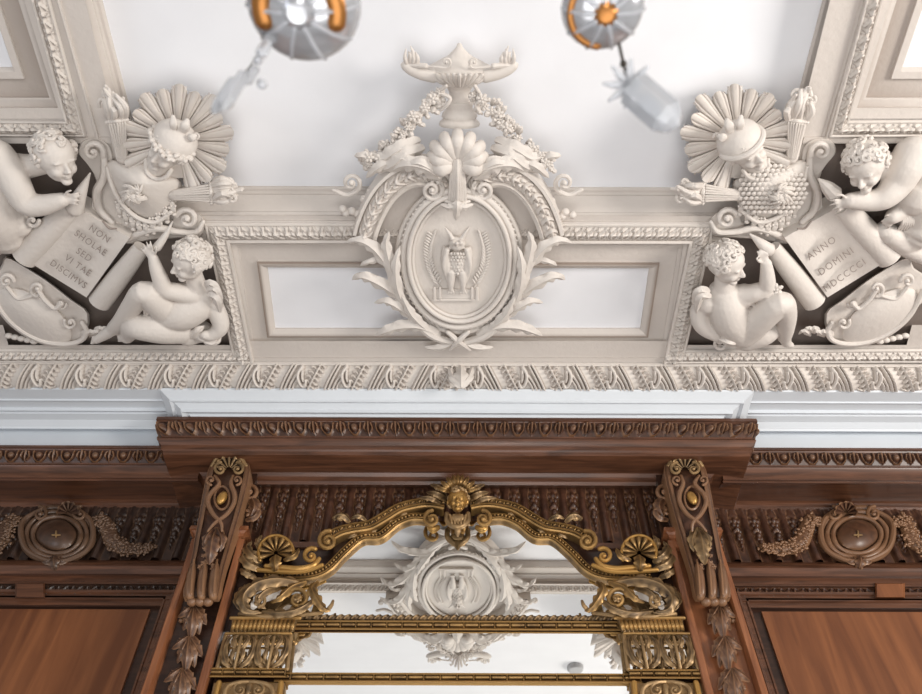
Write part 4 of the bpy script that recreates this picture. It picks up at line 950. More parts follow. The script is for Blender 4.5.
# ================================================================== pilasters, corbels, cartouches
CW = 'carve'
def zz(s_): return s_
for s in (-1, 1):
    side = 'left' if s < 0 else 'right'; X = lambda x: RX(x, s)
    xo, xi = s*1.115+XC, s*.892+XC; x0, x1 = sorted((xo, xi)); zc = YP(2.72,541)[1]
    r = thing('pilaster', ((x0+x1)/2,2.75,1.6), 'reddish wooden pilaster with sunk centre under the %s carved bracket' % side, 'pilaster', 'pilasters beside the mirror')
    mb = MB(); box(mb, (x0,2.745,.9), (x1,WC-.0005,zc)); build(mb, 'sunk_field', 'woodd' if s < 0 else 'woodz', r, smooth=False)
    q = [(0,-.005),(0,.03),(.004,.034),(.026,.034),(.030,.028),(.034,.012),(.036,-.005)]
    for a, b, d in ((x0, x0, 1), (x1, x1, -1)):
        mb = MB(); sweep(mb, [V((a,2.745,.9)), V((a,2.745,zc-.0))], V((0,-1,0)), [(d*u*(1), v) for u, v in q] if V((0,-1,0)).cross(V((0,0,1))).x > 0 else [(-d*u, v) for u, v in q]); build(mb, 'stile', 'woodz', r, sharp=25)
    mb = MB(); box(mb, (x0,2.712,zc-.035), (x1,2.745,zc)); build(mb, 'rail', 'woodz', r, smooth=False)
    mb = MB(); prc = [(2.775,526),(2.685,526.5),(2.682,529.5),(2.69,531),(2.70,534),(2.703,537),(2.712,538.5),(2.712,541),(2.775,542)]
    pp = [(-(a-2.70), -z) for a, z in [YP(*t) for t in prc]]
    sweep(mb, [V((x0+.005,2.775,0)), V((x0+.005,2.70,0)), V((x1-.005,2.70,0)), V((x1-.005,2.775,0))], V((0,0,-1)), pp); build(mb, 'cap_moulding', 'woodz', r, sharp=25)
    mb = MB(); box(mb, (x0+.02,2.705,YP(2.72,530)[1]), (x1-.02,WC-.0004,YP(2.60,455)[1]+.02)); tag(build(mb, 'die_block', 'woodd', r, smooth=False))
    # flank carvings on the die
    mb = MB(); volute(mb, W(2.70), X(250), 491, .01, 8, 1.3, a0=90, sgn=s, w=.3); leaf(mb, W(2.70), [(X(252),499,.01),(X(255),508,.03),(X(250),518,.02)], 7, 4); flower(mb, W(2.70), X(251), 512, .02, 6); leaf(mb, W(2.70), [(X(246),520,.01),(X(256),516,.03),(X(259),500,.02)], 5, 4)
    build(mb, 'flank_carving', CW, r)
    # bracket
    r = thing('carved_bracket', (s*1.06+XC,2.68,YP(2.6,458)[1]), 'long carved wooden scroll bracket with a gold cabochon under the %s end of the cornice' % side, 'bracket')
    prof = [(456,2.70,231,10),(458,2.66,231,15),(463,2.635,230,19),(470,2.622,229,21),(482,2.618,226.5,21.5),(500,2.625,222.5,21),(518,2.638,218.5,20),(536,2.652,214,19),(552,2.662,210.5,18),(566,2.668,207,17.5),(580,2.668,203.5,17.5),(590,2.672,201.5,18),(597,2.685,200.5,17)]
    mb = MB(); rows = []
    for py, Y, cx, hw in prof:
        row = []
        for u in (-1,-.96,-.86,-.74,-.68,-.4,0,.4,.68,.74,.86,.96,1):
            d = .012 if .74 <= abs(u) < .95 else (.004 if abs(u) >= .95 else -.006*(1-abs(u)/.7*0))
            row.append(W(Y)(X(cx+hw*u), py, d))
        P0, P1 = row[0], row[-1]
        rows.append(row+[V((P1.x,2.712,P1.z)), V((P0.x,2.712,P0.z))])
    mb.grid(rows, closed=True, capends=True); build(mb, 'bracket_body', 'carve', r, sharp=35)
    ch = W(2.622)
    mb = MB(); fan(mb, ch, X(229), 470, .015, .03, 3, 15, -175, -5, 7, .010, .1, step=6); build(mb, 'shell', 'bronze', r, sharp=60)
    mb = MB()
    tube(mb, ch, [(X(212),466,.0,2),(X(218),458,.02,2.4),(X(229),454.5,.03,2.6),(X(240),458,.02,2.4),(X(246),466,.0,2)], n=8)
    for q in (-1, 1): volute(mb, ch, X(229+q*8.5), 469, .03, 6.5, 1.3, a0=-90, sgn=(q*-s), w=.28)
    build(mb, 'shell_scroll', 'bronze', r)
    mb = MB()
    for q in (-1, 1):
        tube(mb, ch, [(X(224+q*9),476,.015,1.6),(X(225+q*6),484,.02,2.2),(X(222.5+q*12),494,.02,2.4),(X(221+q*13),503,.018,2.4),(X(220+q*7),514,.02,2.2),(X(218+q*-3),523,.02,1.8),(X(215+q*-7),531,.01,1.2)], n=8)
        volute(mb, ch, X(224+q*13), 480, .015, 5, 1.2, a0=(90), sgn=q*s, w=.3)
    build(mb, 'strap_scroll', CW, r)
    mb = MB(); blob(mb, ch, X(222), 498, .012, 5, 8.5, 4, rot=8*-s); build(mb, 'cabochon', 'gold', r)
    mb = MB(); tube(mb, ch, [(p[0]*1.0, p[1], .008, 1.3) for p in [(X(x), y) for x, y in ov(222,498,7.5,11.5,14)]], closed=True, k=3, n=7); build(mb, 'cabochon_rim', CW, r)
    mb = MB(); c2 = W(2.65)
    leaf(mb, c2, [(X(216),532,.0),(X(213),542,.03),(X(211),554,.03),(X(209),565,.01)], 9, 5); leaf(mb, c2, [(X(216),528,.0),(X(207),538,.03),(X(204),548,.02)], 5.5, 3); leaf(mb, c2, [(X(217),528,.0),(X(222),540,.03),(X(220),552,.02)], 5.5, 3)
    build(mb, 'acanthus_leaf', 'bronze' if s > 0 else CW, r)
    mb = MB(); rnd = random.Random(1)
    for k in range(13):
        y = 548+k*1.9; flower(mb, W(2.655), X(211-(y-545)*.2+rnd.uniform(-7,7)), y, .014, rnd.uniform(2.2,3.4), 5)
    build(mb, 'flower_drop', CW, r)
    for q in (-1, 0, 1):
        mb = MB(); x = 202.5+q*11.5; tube(mb, W(2.66), [(X(x+2),566,.0,3.2),(X(x+.5),575,.025,4.6),(X(x-.8),586,.03,4.8),(X(x-1),595,.022,4.2),(X(x+1),599,.0,3)], n=10); 
        tube(mb, W(2.66), [(X(x+3),560,.01,1.2),(X(x+1),578,.05,1.3),(X(x),594,.05,1.2)], n=6)
        build(mb, 'scroll_foot', CW, r)
    mb = MB()
    for q in (-1, 0, 1): blob(mb, W(2.68), X(200+q*8), 602, .02, 5.2, 4.5, 5)
    build(mb, 'foot_bead', CW, r)
    # husk drop hanging on the pilaster
    r = thing('husk_drop', (s*1.05+XC,2.74,1.6+.8), 'carved wooden string of husks hanging on the %s pilaster below its bracket' % side, 'carving')
    cp = W(2.745); rnd = random.Random(12)
    for (x, y, sz) in ((193,620,30),(188,651,32),(181,683,34),(173,716,34)):
        mb = MB()
        for a in (-62,-30,0,30,62):
            ra = math.radians(90+a+8); L = sz*(1.0 if a == 0 else .88)
            leaf(mb, cp, [(X(x+2),y-14,.02),(X(x+1+L*.30*math.cos(ra)),y-13+L*.5*math.sin(ra),.05-.0002*abs(a)),(X(x+L*.62*math.cos(ra)),y-13+L*1.15*math.sin(ra),.018)], 6.5 if a else 8, 4, k=5)
        build(mb, 'husk', CW, r)
        mb = MB(); tube(mb, cp, [(X(x+3),y-14,.02,1.8),(X(x+1),y-6,.035,3)], n=8)
        for k in range(4): blob(mb, cp, X(x+rnd.uniform(-12,12)), y+rnd.uniform(-4,8), .012, 2.6)
        build(mb, 'bud', CW, r)
    # ---- cartouche on the side frieze
    m_ = 'carve' if s > 0 else 'carve_shaded'
    r = thing('carved_cartouche', W(WS)(X(57),535,0), 'carved wooden oval cartouche with shell crest on the %s frieze, between garlands' % side, 'cartouche')
    cs = W(WS); cx = 57; 
    mb = MB(); slab(mb, cs, [(X(x), y) for x, y in ov(cx,535,35,26,32)], -.02, .03, bevel=.06); build(mb, 'backing', m_, r, sharp=40)
    mb = MB(); slab(mb, cs, [(X(x), y) for x, y in ov(cx-.5,535,21,16,32)], .0, .045, bevel=.06, dome=.03); build(mb, 'boss', m_, r, sharp=60)
    for rx, ry, h, w in ((24,18.5,.045,2.4),(30,23,.04,2.6),(36,27,.03,3.2)):
        mb = MB(); tube(mb, cs, [(X(x), y, h+.006*math.sin(i), w*(1+.15*math.sin(i*1.7))) for i, (x, y) in enumerate(ov(cx,535,rx,ry,22))], closed=True, k=3, n=9); build(mb, 'oval_ring', m_, r)
    mb = MB(); fan(mb, cs, X(68 if s < 0 else 68), 513, .05, .085, 2, 12, -190, 10, 7, .012, .12); build(mb, 'shell_crest', m_, r, sharp=60)
    for q, xx in ((-1, 40), (1, 80)):
        mb = MB(); volute(mb, cs, X(xx), 514, .05, 7.5, 1.4, a0=-90, sgn=q*-s*-1, w=.28); tube(mb, cs, [(X(xx-q*4),508,.05,2.2),(X(cx+q*33),520,.05,2.6),(X(cx+q*36),535,.045,2.8),(X(cx+q*30),550,.045,2.6),(X(cx+q*14),559,.045,2.4),(X(cx+q*4),561,.05,2)], n=8); build(mb, 'scroll_border', m_, r)
    mb = MB(); leaf(mb, cs, [(X(cx-2),556,.04),(X(cx-3),563,.06),(X(cx-1),571,.04)], 6, 3)
    for q in (-1, 1): leaf(mb, cs, [(X(cx-2),556,.04),(X(cx-2+q*7),562,.05),(X(cx-2+q*13),560,.04)], 4.5, 3)
    build(mb, 'pendant_leaf', m_, r)
    mb = MB(); 
    for dx, dy, l in ((0,-4,5),(0,2,6),(-4,0,3),(4,0,3)): tube(mb, cs, [(X(cx-1),535,.078,1.1),(X(cx-1+dx),535+dy,.078,.7)], n=6, k=2)
    build(mb, 'emblem', 'bronze', r)
    for q in (-1, 1):
        g = thing('carved_garland', cs(X(cx+q*60),545,0), 'carved wooden leaf garland on the %s side of the %s cartouche' % (('left','right')[int((q*-s if s > 0 else q) > 0)], side), 'garland', 'frieze garlands')
        rnd = random.Random(31+q+s); mb = MB(); m2 = MB()
        S = catmull([(cx+q*38,522),(cx+q*46,520),(cx+q*51,530),(cx+q*57,543),(cx+q*70,549),(cx+q*84,549),(cx+q*94,547)], 5)
        for i, p in enumerate(S):
            t = i/len(S); rr = 5+5*math.sin(math.pi*min(1, t*1.15))
            blob(m2, cs, X(p[0]), p[1], .03, rr*.8, rr*.8, rr*.6)
            for k in range(7):
                a = rnd.uniform(0, 6.28); d = rnd.uniform(.3, 1)*rr
                blob(mb, cs, X(p[0]+d*math.cos(a)), p[1]+d*math.sin(a), .045+.02*(1-d/rr), rnd.uniform(1.4,2.3), 1.3, 1.2, rot=rnd.uniform(0,180), nu=7, nv=5)
        build(m2, 'garland_core', m_, g); build(mb, 'leaves', m_, g)

# ================================================================== mirror
MY = 2.765
G = W(MY)
mir = thing('overmantel_mirror', (XC,MY,YP(MY,694)[1]), 'large antique gilt framed overmantel mirror with arched crest and crowned mask', 'mirror')
def pane(pts, h=-.004):
    mb = MB(); n = len(pts); mb.add([G(x, y, h) for x, y in pts], [tuple(range(n))]); return build(mb, 'mirror_pane', 'mirror', mir, smooth=False)
arc = [(262,582),(300,582),(325,574),(342,558),(360,544),(380,540),(396,529),(412,522),(430,522),(457,520)]
arc = [tuple(p) for p in catmull(arc, 3)]
full = [(240,618)]+arc+[(915-x, y) for x, y in arc[::-1][1:]]+[(675,618)]
pane(full); pane([(224,632),(691,632),(697,675),(218,675)]); pane([(216,682),(699,682),(712,760),(203,760)])
mb = MB(); slab(mb, G, [(236,560),(679,560),(718,770),(197,770)], -.018, -.010); build(mb, 'backboard', 'woodd', mir, smooth=False)
rope = stamp([([(.1,1.1),(.9,-.1)],.16,.16,1,1)], 12, 9, .8)
seg = stamp([([(.12,.5),(.78,.5)],.30,.30,1,1), ([(.93,.12),(.93,.88)],.10,.10,.9,.9), ([(0,.05),(1,.05)],.05,.05,.5,.5), ([(0,.95),(1,.95)],.05,.05,.5,.5)], 28, 13, 1.9)
def gbar(x0, x1, y0, with_rope=True, k=1.0, parent=mir, d=0.0, name='frame_bar'):
    a = G(x0, y0); b = G(x1, y0); P = [V((a.x,0,0)), V((b.x,0,0))]; ys = y0
    o = []
    def pt(Y, y): q = YP(Y-d, y); return (-q[0], -q[1])
    mb = MB()
    if with_rope:
        relief(mb, P, NC, pt(2.752,ys), pt(2.752,ys+5), .008, rope, .030, .007); m2 = build(mb, 'rope_moulding', 'bronze', parent, sharp=60); ys += 5.2; mb = MB()
    sweep(mb, P, NC, [pt(2.766,ys),pt(2.738,ys),pt(2.736,ys+1.6),pt(2.742,ys+2)]); sweep(mb, P, NC, [pt(2.745,ys+7.8),pt(2.738,ys+8.1),pt(2.738,ys+9.3),pt(2.745,ys+9.6),pt(2.766,ys+9.8)])
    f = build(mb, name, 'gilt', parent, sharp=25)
    mb = MB(); relief(mb, P, NC, pt(2.742,ys+1.8), pt(2.746,ys+8.0), 0, seg, .060*k, .012); build(mb, 'bead_and_reel', 'gilt', f, sharp=60)
gbar(282, 632, 615.5, d=-.020); gbar(276, 640, 673, False, d=-.020)
zb = None
# stepped arch mouldings
crest = stamp([([(.2,.5),(.45,.3)],.2,.1,1,.6),([(.2,.5),(.45,.7)],.2,.1,1,.6),([(.7,.2),(.7,.8)],.12,.12,.8,.8),([(.95,.5)],.12,.12,.9,.9)], 18, 11, 1.2)
bead_s = stamp([([(.5,.5)],.42,.42,1,1)], 8, 8, 1.0)
NW = V((0,-1,0))
for s in (-1, 1):
    X = lambda x: x if s < 0 else 915-x
    up_ = [(445,505.5),(432,503.5),(419,504),(400,508.5),(383,518.5),(369,526),(354,528.5),(340,532),(329,538)]
    lo_ = [(436,521),(424,518),(411,518),(396,524),(380,536.5),(362,538.5),(344,553),(328,569),(312,576),(290,577.5),(264,577.5)]
    for nm, A, w, h, st_, un in (('upper_arch_moulding', up_, 6.3, .022, crest, .034), ('lower_arch_moulding', lo_, 4.8, .006, bead_s, .016)):
        S = catmull([(X(x), y) for x, y in A], 6); P = [G(x, y, h) for x, y in S]
        if s > 0: P = P[::-1]          # run every moulding left to right so that side is constant
        else: P = P[::-1]; P = P[::-1]
        m = w*scl(P[0]); 
        up_side = NW.cross((P[-1]-P[0]).normalized()).z > 0
        q = 1 if up_side else -1
        mb = MB(); 
        pr = [(m,-h),(m,0),(m*.9,.010),(m*.7,.012),(m*.62,.002)]
        sweep(mb, P, NW, [(a*q, b) for a, b in pr])
        pr = [(-m*.1,.002),(-m*.18,.012),(-m*.5,.016),(-m*.62,.004),(-m*.7,.002),(-m*.78,.012),(-m,.008),(-m*1.02,-.004),(-m*1.0,-h-.02)]
        sweep(mb, P, NW, [(a*q, b) for a, b in pr])
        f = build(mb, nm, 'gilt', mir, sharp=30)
        mb = MB(); relief(mb, P, NW, (m*.64*q,.002), (-m*.12*q,.002), .004, st_, un, .010); build(mb, 'carved_band', 'gilt', f, sharp=60)
    # ground between the two mouldings
    mb = MB(); S1 = [tuple(p) for p in catmull(up_, 4)]; S2 = [tuple(p) for p in catmull(lo_[:8], 4)]
    n = min(len(S1), len(S2)); r1 = [G(X(p[0]), p[1], -.012) for p in S1[:n]]; S2r = [S2[round(i*(len(S2)-1)/(n-1))] for i in range(n)]; r2 = [G(X(p[0]), p[1]-1, -.012) for p in S2r]
    mb.grid([r1, r2]); build(mb, 'arch_ground', 'woodd', mir)
    mb = MB()
    for x, y in ((404,513),(374,530),(390,520),(354,535)): flower(mb, G, X(x), y, .012, 3.4); leaf(mb, G, [(X(x-7),y+3,.0),(X(x),y,.015),(X(x+8),y-4,.0)], 2.6, 3)
    build(mb, 'leaf_clasp', 'bronze', mir)
    mb = MB(); volute(mb, G, X(432), 519, .04, 8.5, 1.6, a0=-90, sgn=s*1 if s < 0 else 1, w=.26, rise=.02); build(mb, 'inner_volute', 'gilt', mir)
    mb = MB(); tube(mb, G, [(X(429),527,.0,2.2),(X(433),528.5,.005,2.5),(X(438),527,.0,2.2)], n=10); build(mb, 'volute_foot', 'gold', mir)
    mb = MB(); volute(mb, G, X(328), 541, .04, 10, 1.7, a0=-80 if s < 0 else 260, sgn=(-1 if s < 0 else 1), w=.26, rise=.025); blob(mb, G, X(328), 541, .03, 8, 8, 3); build(mb, 'outer_volute', 'gilt', mir)
    mb = MB()
    leaf(mb, G, [(X(350),522,.04),(X(343),516,.07),(X(336),517,.06),(X(334),521,.05)], 5, 3); volute(mb, G, X(340), 517, .06, 4, 1.1, w=.3)
    leaf(mb, G, [(X(366),520,.04),(X(358),516,.07),(X(350),519,.05)], 4, 3)
    build(mb, 'crest_leaf', 'bronze', mir)
    for pts, w in (([(446,500,.03),(437,494,.07),(426,492,.05)],6),([(446,497,.03),(440,488,.07),(430,484,.05)],5.5),([(440,503,.04),(430,498,.07),(418,498,.05)],4.5)):
        mb = MB(); leaf(mb, G, [(X(p[0]),p[1],p[2]) for p in pts], w, 4); build(mb, 'crest_leaf', 'bronze', mir)
    # corner shell
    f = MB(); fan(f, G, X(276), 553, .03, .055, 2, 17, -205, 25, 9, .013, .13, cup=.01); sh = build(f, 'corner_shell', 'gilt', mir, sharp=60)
    mb = MB(); tube(mb, G, [(X(276)+ (17.5*math.cos(math.radians(a)))*(1), 553+17.5*math.sin(math.radians(a)), .055, 1.6) for a in range(-205, 30, 22)], n=8); build(mb, 'shell_rim', 'gold', sh)
    mb = MB(); volute(mb, G, X(311), 556, .05, 8, 1.3, a0=-60 if s < 0 else 240, sgn=(-1 if s < 0 else 1), w=.33, rise=.02)
    tube(mb, G, [(X(319),559,.05,2.4),(X(313),566,.05,3.2),(X(300),569,.05,3.4),(X(286),568,.05,3),(X(266),566,.05,2.4)], n=9); build(mb, 's_scroll', 'gold', mir)
    mb = MB(); leaf(mb, G, [(X(276),556,.05),(X(275),564,.07),(X(276),573,.05)], 7, 3); leaf(mb, G, [(X(284),560,.05),(X(294),556,.07),(X(299),548,.06)], 4.5, 3); build(mb, 'shell_stalk', 'gilt', mir)
    mb = MB(); tube(mb, G, [(X(258),570,.045,2.2),(X(285),572,.05,2.4),(X(306),571,.05,2.2),(X(322),565,.05,2)], n=8); build(mb, 'gold_fillet', 'gold', mir)
    for pts, w in (([(262,562,.03),(253,556,.06),(247,548,.05),(252,541,.04)],6),([(262,570,.03),(250,565,.06),(243,557,.05),(247,551,.04)],6),([(256,578,.03),(246,573,.06),(240,568,.04)],5),([(260,550,.03),(258,541,.05),(262,535,.04)],4)):
        mb = MB(); leaf(mb, G, [(X(p[0]),p[1],p[2]) for p in pts], w, 4); build(mb, 'corner_leaf', 'bronze', mir)
    # lower corner: big acanthus C scroll
    for pts, w, l, mt in (([(300,583,.04),(276,581,.07),(256,586,.08),(244,598,.08),(247,610,.07),(262,613,.06)],9,7,'bronze'),
                          ([(262,612,.04),(280,614,.07),(297,611,.08),(310,603,.07),(316,594,.05)],6,6,'bronze'),
                          ([(280,588,.03),(266,592,.06),(258,602,.06),(266,609,.05)],6,5,'bronze'),
                          ([(318,582,.04),(312,589,.07),(317,600,.07),(324,609,.05),(331,611,.04)],6,5,'gilt'),
                          ([(306,582,.04),(292,588,.06),(280,598,.07),(270,603,.05)],6,5,'gilt'),
                          ([(250,584,.03),(242,590,.05),(236,600,.05),(240,611,.04)],4.5,5,'bronze')):
        mb = MB(); leaf(mb, G, [(X(p[0]),p[1],p[2]) for p in pts], w, l, deep=.4); build(mb, 'acanthus_leaf', mt, mir)
    mb = MB(); volute(mb, G, X(298), 599, .06, 11, 1.7, a0=200 if s < 0 else -20, sgn=(1 if s < 0 else -1), w=.24, rise=.025); build(mb, 'corner_volute', 'gilt', mir)
    mb = MB(); flower(mb, G, X(298), 599, .09, 4); build(mb, 'rosette', 'bronze', mir); mb = MB(); volute(mb, G, X(259), 600, .06, 7, 1.3, a0=90, sgn=s, w=.28); build(mb, 'corner_scroll', 'bronze', mir)
    mb = MB(); tube(mb, G, [(X(240),614,.03,2.5),(X(262),617,.05,2.6),(X(290),616,.05,2.4),(X(322),613,.03,2)], n=8)
    tube(mb, G, [(X(326),611,.03,2),(X(331),606,.05,2.2),(X(333),601,.04,1.4)], n=8); build(mb, 'foot_scroll', 'bronze', mir)
    # pillar: cap, capital, bar, lower block
    def row(x0, x1, y0, y1, mat, nm, n, slant, h=.04):
        mb = MB(); slab(mb, G, [(X(x0),y0),(X(x1),y0),(X(x1-4),y1),(X(x0-1),y1)], 0, h*.6); f = build(mb, nm, 'bronze', mir, smooth=False)
        mb = MB()
        for k in range(n):
            x = x0+3+(x1-x0-7)*k/(n-1); tube(mb, G, [(X(x),y0+1,h,2.1),(X(x-slant*.5),(y0+y1)/2,h+.012,2.3),(X(x-slant),y1-1,h-.012,1.8)], n=8)
        build(mb, 'gadroons', mat, f)
    row(232, 298, 620, 632, 'gilt', 'pillar_cap', 15, 3)
    mb = MB(); tube(mb, G, [(X(231),618,.05,1.8),(X(300),618,.05,1.8)], n=8, k=2); tube(mb, G, [(X(226),633.5,.045,1.3),(X(291),633.5,.045,1.3)], n=8, k=2); build(mb, 'cap_fillet', 'gilt', mir)
    for k, cx in enumerate((238.5, 271.5)):
        mb = MB()
        for q in (-1, 1):
            P_ = lambda dx, y, h: (X(cx+q*dx-(y-650)*.22), y, h)
            leaf(mb, G, [P_(1,668,.02),P_(9,663,.045),P_(14,652,.05),P_(13,640,.045),P_(8,636,.04)], 4.2, 5)
            leaf(mb, G, [P_(1,666,.03),P_(5,658,.05),P_(5,648,.055),P_(10,641,.05)], 2.6, 3)
            leaf(mb, G, [P_(0,652,.04),P_(5,645,.06),P_(7,638,.055),P_(3,635,.05)], 3, 3)
            leaf(mb, G, [P_(13,667,.02),P_(15,658,.03),P_(15.5,640,.03)], 2.4, 4)
        tube(mb, G, [P_(0,668,.04),P_(0,650,.06),P_(0,637,.05)] and [(X(cx-(668-650)*.22),668,.04,1.6),(X(cx),650,.06,1.8),(X(cx+(650-637)*.22),637,.05,1.4)], n=8)
        build(mb, 'capital_leaf', 'bronze', mir)
    mb = MB(); tube(mb, G, [(X(226),635,.03,2.2),(X(217),669,.03,2.4)], n=8, k=2); build(mb, 'pillar_edge', 'bronze', mir); mb = MB(); tube(mb, G, [(X(291),635,.03,2.2),(X(287),669,.03,2.4)], n=8, k=2); build(mb, 'pillar_edge', 'bronze', mir); mb = MB(); tube(mb, G, [(X(256),636,.02,2.2),(X(252),669,.02,2.2)], n=8, k=2); build(mb, 'pillar_edge', 'bronze', mir)
    a, b = sorted((X(215), X(289))); gbar(a, b, 668.5, False, k=.8, d=.012, name='pillar_bar')
    mb = MB(); slab(mb, G, [(X(214),683),(X(285),683),(X(277),760),(X(196),760)], 0, .015); blk = build(mb, 'pillar_block', 'bronze', mir, smooth=False)
    mb = MB()
    for q in (-1, 1):
        cx = 249; volute(mb, G, X(cx+q*9), 690, .05, 7, 1.3, a0=-90, sgn=q*s*-1, w=.28); tube(mb, G, [(X(cx),682,.04,2),(X(cx+q*9),682.5,.05,2.2),(X(cx+q*20),686,.05,2.6),(X(cx+q*24),694,.05,2.6),(X(cx+q*20),706,.04,2.4)], n=8)
    blob(mb, G, X(249), 690, .04, 4, 8, 4); build(mb, 'block_scroll', 'bronze', blk)
    mb = MB(); tube(mb, G, [(X(219),683,.04,3),(X(208),730,.04,3.2)], n=8, k=2); build(mb, 'block_strip', 'gold', blk); mb = MB(); tube(mb, G, [(X(281),683,.04,3),(X(275),730,.04,3.2)], n=8, k=2); build(mb, 'block_strip', 'gold', blk)
# crowned mask
mb = MB(); hb = MB(); R0 = .052
head(mb, hb, G(457.7,501,.085), R0, V((0,-1,-.45)), V((0,-.3,1)), curls=34, cr=.24, seed=44)
msk = build(mb, 'mask_face', 'gold', mir, remesh=.0028, smoothit=2); build(hb, 'mask_hair', 'bronze', msk)
mb = MB()
for a in (-158,-138,-118,-102,-90,-78,-62,-42,-22):
    ra = math.radians(a); L = 23; leaf(mb, G, [(457.7+7*math.cos(ra),494+6*math.sin(ra),.08),(457.7+15*math.cos(ra),494+13*math.sin(ra),.11),(457.7+L*math.cos(ra),494+(L-3)*math.sin(ra),.10)], 4.2, 3)
build(mb, 'mask_crown', 'gilt', msk)
mb = MB(); tube(mb, G, [(447,514,.05,2.6),(448,522,.05,3),(457.7,527,.055,3.2),(467,522,.05,3),(468,514,.05,2.6)], n=10); blob(mb, G, 457.7, 519, .06, 9, 6, 5); tube(mb, G, [(457.7,527,.05,3.5),(457.7,532,.045,3.2),(457.7,536,.04,1.2)], n=9)
for k in range(5): tube(mb, G, [(450+k*4,515,.075,1.2),(452+k*3,523,.07,1.2)], n=6, k=2)
build(mb, 'mask_collar', 'bronze', msk)
# ================================================================== chandelier (its lowest cups and drops hang into view)
def at_depth(px, py, d): return CAM+ray(px, py)*d
r = thing('chandelier', (0,-.12,1.6+1.45), 'crystal and brass chandelier with cups and prisms blurred at top of view', 'chandelier')
cA = at_depth(303,4,1.30); cB = at_depth(603,8,1.32)
def prism(top, L, rad, parent, mat='glass', n=6, lean=V((0,0,-1)), name='crystal_prism', flat=1):
    mb = MB(); lathe(mb, top, [(rad*.15,0),(rad,L*.12),(rad,L*.78),(rad*.7,L*.9),(rad*.08,L)], lean.normalized(), n); return build(mb, name, mat, parent, smooth=False)
def ball(c, q, parent, name='crystal_bead', n=10):
    mb = MB(); lathe(mb, c+V((0,0,q)), [(q*.2,0),(q*.75,q*.3),(q,q),(q*.75,q*1.7),(q*.2,q*2)], V((0,0,-1)), n); return build(mb, name, 'glass', parent, smooth=False)
for c, R_, gold in ((cA, .090, 1), (cB, .066, 2)):
    mb = MB(); prof = [(R_*math.sin(a), -R_*.55*math.cos(a)) for a in np.linspace(.05, math.pi/2, 12)]+[(R_*1.03, R_*.08),(R_*.97, R_*.08)]+[(R_*.94*math.sin(a), -R_*.49*math.cos(a)) for a in np.linspace(math.pi/2, .05, 12)]
    lathe(mb, c, prof, n=32); cup = build(mb, 'glass_cup', 'cup', r)
    mb = MB(); lathe(mb, c, [(.004,-R_*.60),(R_*.18,-R_*.62),(R_*.30,-R_*.54),(R_*.26,-R_*.3),(R_*.2,R_*.2),(R_*.2,R_*.9)], n=20); build(mb, 'socket', 'cup' if gold == 1 else 'amber', cup)
    mb = MB()
    for k in range(10):
        a = k*math.pi/5; tube3(mb, [c+V((math.cos(a)*R_*q, math.sin(a)*R_*q, -R_*.57*math.sqrt(max(0,1-q*q))-.002)) for q in (.3,.6,.85,1.0)], [.004]*4, V((0,0,-1)), 6)
    build(mb, 'cut_ribs', 'glass', cup)
    mb = MB(); an = np.linspace(-.3, 3.4, 20) if gold == 1 else np.linspace(1.0, 4.6, 20)
    tube3(mb, [c+V((R_*(.66 if gold == 1 else .84)*math.cos(a), -R_*(.66 if gold == 1 else .84)*math.sin(a), -R_*(.44 if gold == 1 else .34))) for a in an], [R_*.17 if gold == 1 else R_*.09]*20, V((0,0,-1)), 8, .5); build(mb, 'brass_band', 'amber', cup)
    # brass arm back to the stem
    mb = MB(); q = V((0,-.12,1.6+1.38)); tube3(mb, [V(p) for p in catmull([c+V((0,0,R_*.3)), c+V((0,-.02,.10)), (c+q)/2+V((0,-.06,.02)), q+V((0,.0,-.06)), q], 6)], [.009]*25, V((1,0,0)), 8); build(mb, 'arm', 'amber', r)
mb = MB(); q = V((0,-.12,0)); lathe(mb, V((0,-.12,1.6+1.20)), [(.005,0),(.03,.03),(.045,.08),(.02,.14),(.055,.2),(.02,.27),(.012,.32),(.012,ZC+.1-1.20-.04),(.06,ZC+.1-1.20-.02),(.07,ZC+.1-1.20)], n=20); build(mb, 'stem', 'amber', r)
# left drops
t = at_depth(271,38,1.30); ball(t, .011, r); ball(t+V((-.001,0,-.03)), .008, r); prism(t+V((0,0,-.04)), .045, .010, r)
t2 = at_depth(246,72,1.26); prism(t2, .16, .011, r); prism(at_depth(236,78,1.27), .15, .010, r); prism(at_depth(256,68,1.28), .07, .008, r); ball(at_depth(262,84,1.28), .009, r); ball(at_depth(258,60,1.28), .008, r)
mb = MB(); tube3(mb, [t+V((0,0,.02)), t, t2+V((0,0,.01)), t2], [.0012]*4, V((0,1,0)), 6); tube3(mb, [t2, at_depth(236,78,1.27)], [.0012]*2, V((0,1,0)), 6); tube3(mb, [t2+V((0,0,.005)), at_depth(256,68,1.28)], [.0012]*2, V((0,1,0)), 6); build(mb, 'drop_wire', 'iron', r)
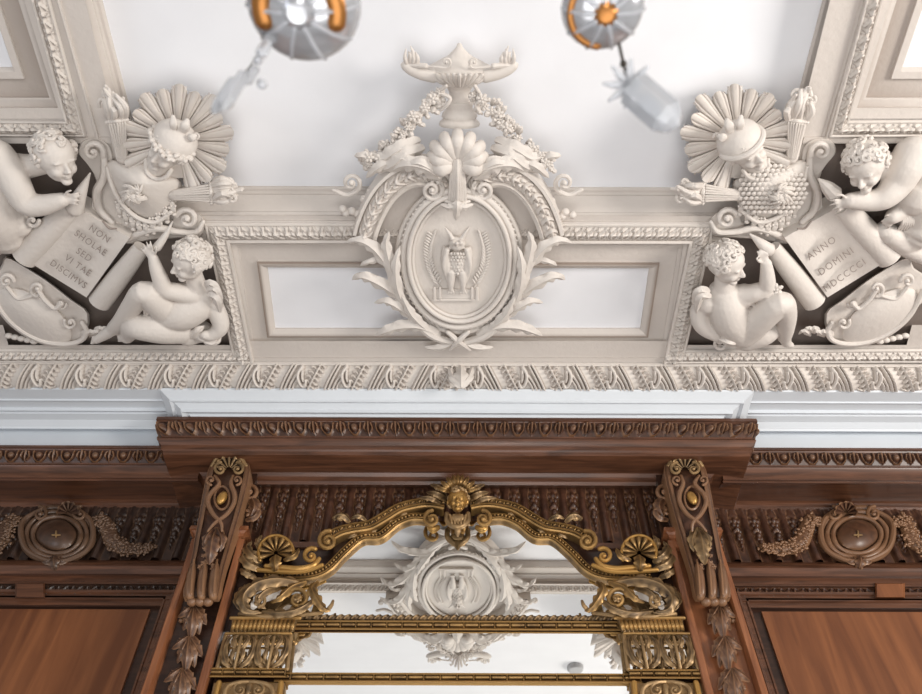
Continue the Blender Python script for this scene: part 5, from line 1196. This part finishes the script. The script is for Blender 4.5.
# right drop
a = at_depth(619,44,1.30); b = at_depth(628,84,1.28)
mb = MB(); tube3(mb, [a, (a+b)/2, b], [.0028,.0028,.0026], V((0,1,0)), 8); blob_c = (a+b)/2; ell(mb, blob_c, (.006,.006,.008)); build(mb, 'drop_wire', 'iron', r)
mb = MB()
for k in range(8):
    an = k*math.pi/4; tube3(mb, [b, b+V((math.cos(an)*.02, math.sin(an)*.02, -.004)), b+V((math.cos(an)*.038, math.sin(an)*.038, .0))], [.004,.007,.003], V((0,0,-1)), 7, .5)
build(mb, 'crystal_rosette', 'glass', r)
d = at_depth(672,122,1.24)-b; d.normalize()
prism(b+d*.002, .112, .029, r, n=7, lean=d, name='faceted_pendant'); prism(at_depth(640,98,1.26), .05, .012, r, n=6, lean=d)
# ceiling smoke detector seen only in the mirror
P = V((.765,.60,ZC+1.6+.10)); mb = MB(); lathe(mb, P, [(.055,0),(.055,.018),(.045,.03),(.02,.034),(.003,.034)], V((0,0,-1)), 24)
tag(build(mb, 'smoke_detector', 'detector'), 'small round grey ceiling fitting, seen reflected low in the middle mirror pane', 'detector')
# ================================================================== light and camera
w = bpy.data.worlds.new('World'); bpy.context.scene.world = w; w.use_nodes = True
w.node_tree.nodes['Background'].inputs[0].default_value = (1,.985,.97,1); w.node_tree.nodes['Background'].inputs[1].default_value = .34
def area(name, loc, target, size, energy, color, sy=None):
    l = bpy.data.lights.new(name, 'AREA'); l.energy = energy; l.color = color; l.size = size
    if sy: l.shape = 'RECTANGLE'; l.size_y = sy
    o = bpy.data.objects.new(name, l); COL.objects.link(o); o.location = loc
    o.rotation_euler = (V(target)-V(loc)).to_track_quat('-Z', 'Y').to_euler(); return o
area('window_light', (4.6,-.6,2.3), (-.2,2.0,4.4), 1.3, 215, (1,.945,.88), 1.7)
area('left_fill_light', (-4.6,-1.2,1.8), (0,2.2,4.2), 2.0, 34, (.84,.90,1), 2.0)  # added cool fill lamp on the left
area('room_light', (.3,-2.2,1.4), (0,2.4,3.6), 1.6, 48, (1,.97,.93), 1.2)
area('ceiling_fill_light', (0,.6,.35), (0,.9,4.6), 2.8, 62, (1,.985,.97), 2.2)  # added lamp low in the room, pointing up to brighten the ceiling
cam = bpy.data.cameras.new('Camera'); co = bpy.data.objects.new('Camera', cam); COL.objects.link(co)
cam.sensor_width = 36; cam.lens = FP/922*36; cam.clip_start = .02
m = Matrix((Rt2, Up2, -Fw)).transposed(); co.matrix_world = Matrix.Translation(CAM) @ m.to_4x4()
cam.dof.use_dof = True; cam.dof.focus_distance = 3.45; cam.dof.aperture_fstop = 2.8
bpy.context.scene.camera = co
sc = bpy.context.scene; sc.view_settings.view_transform = 'Standard'; sc.view_settings.look = 'None'; sc.view_settings.exposure = 0
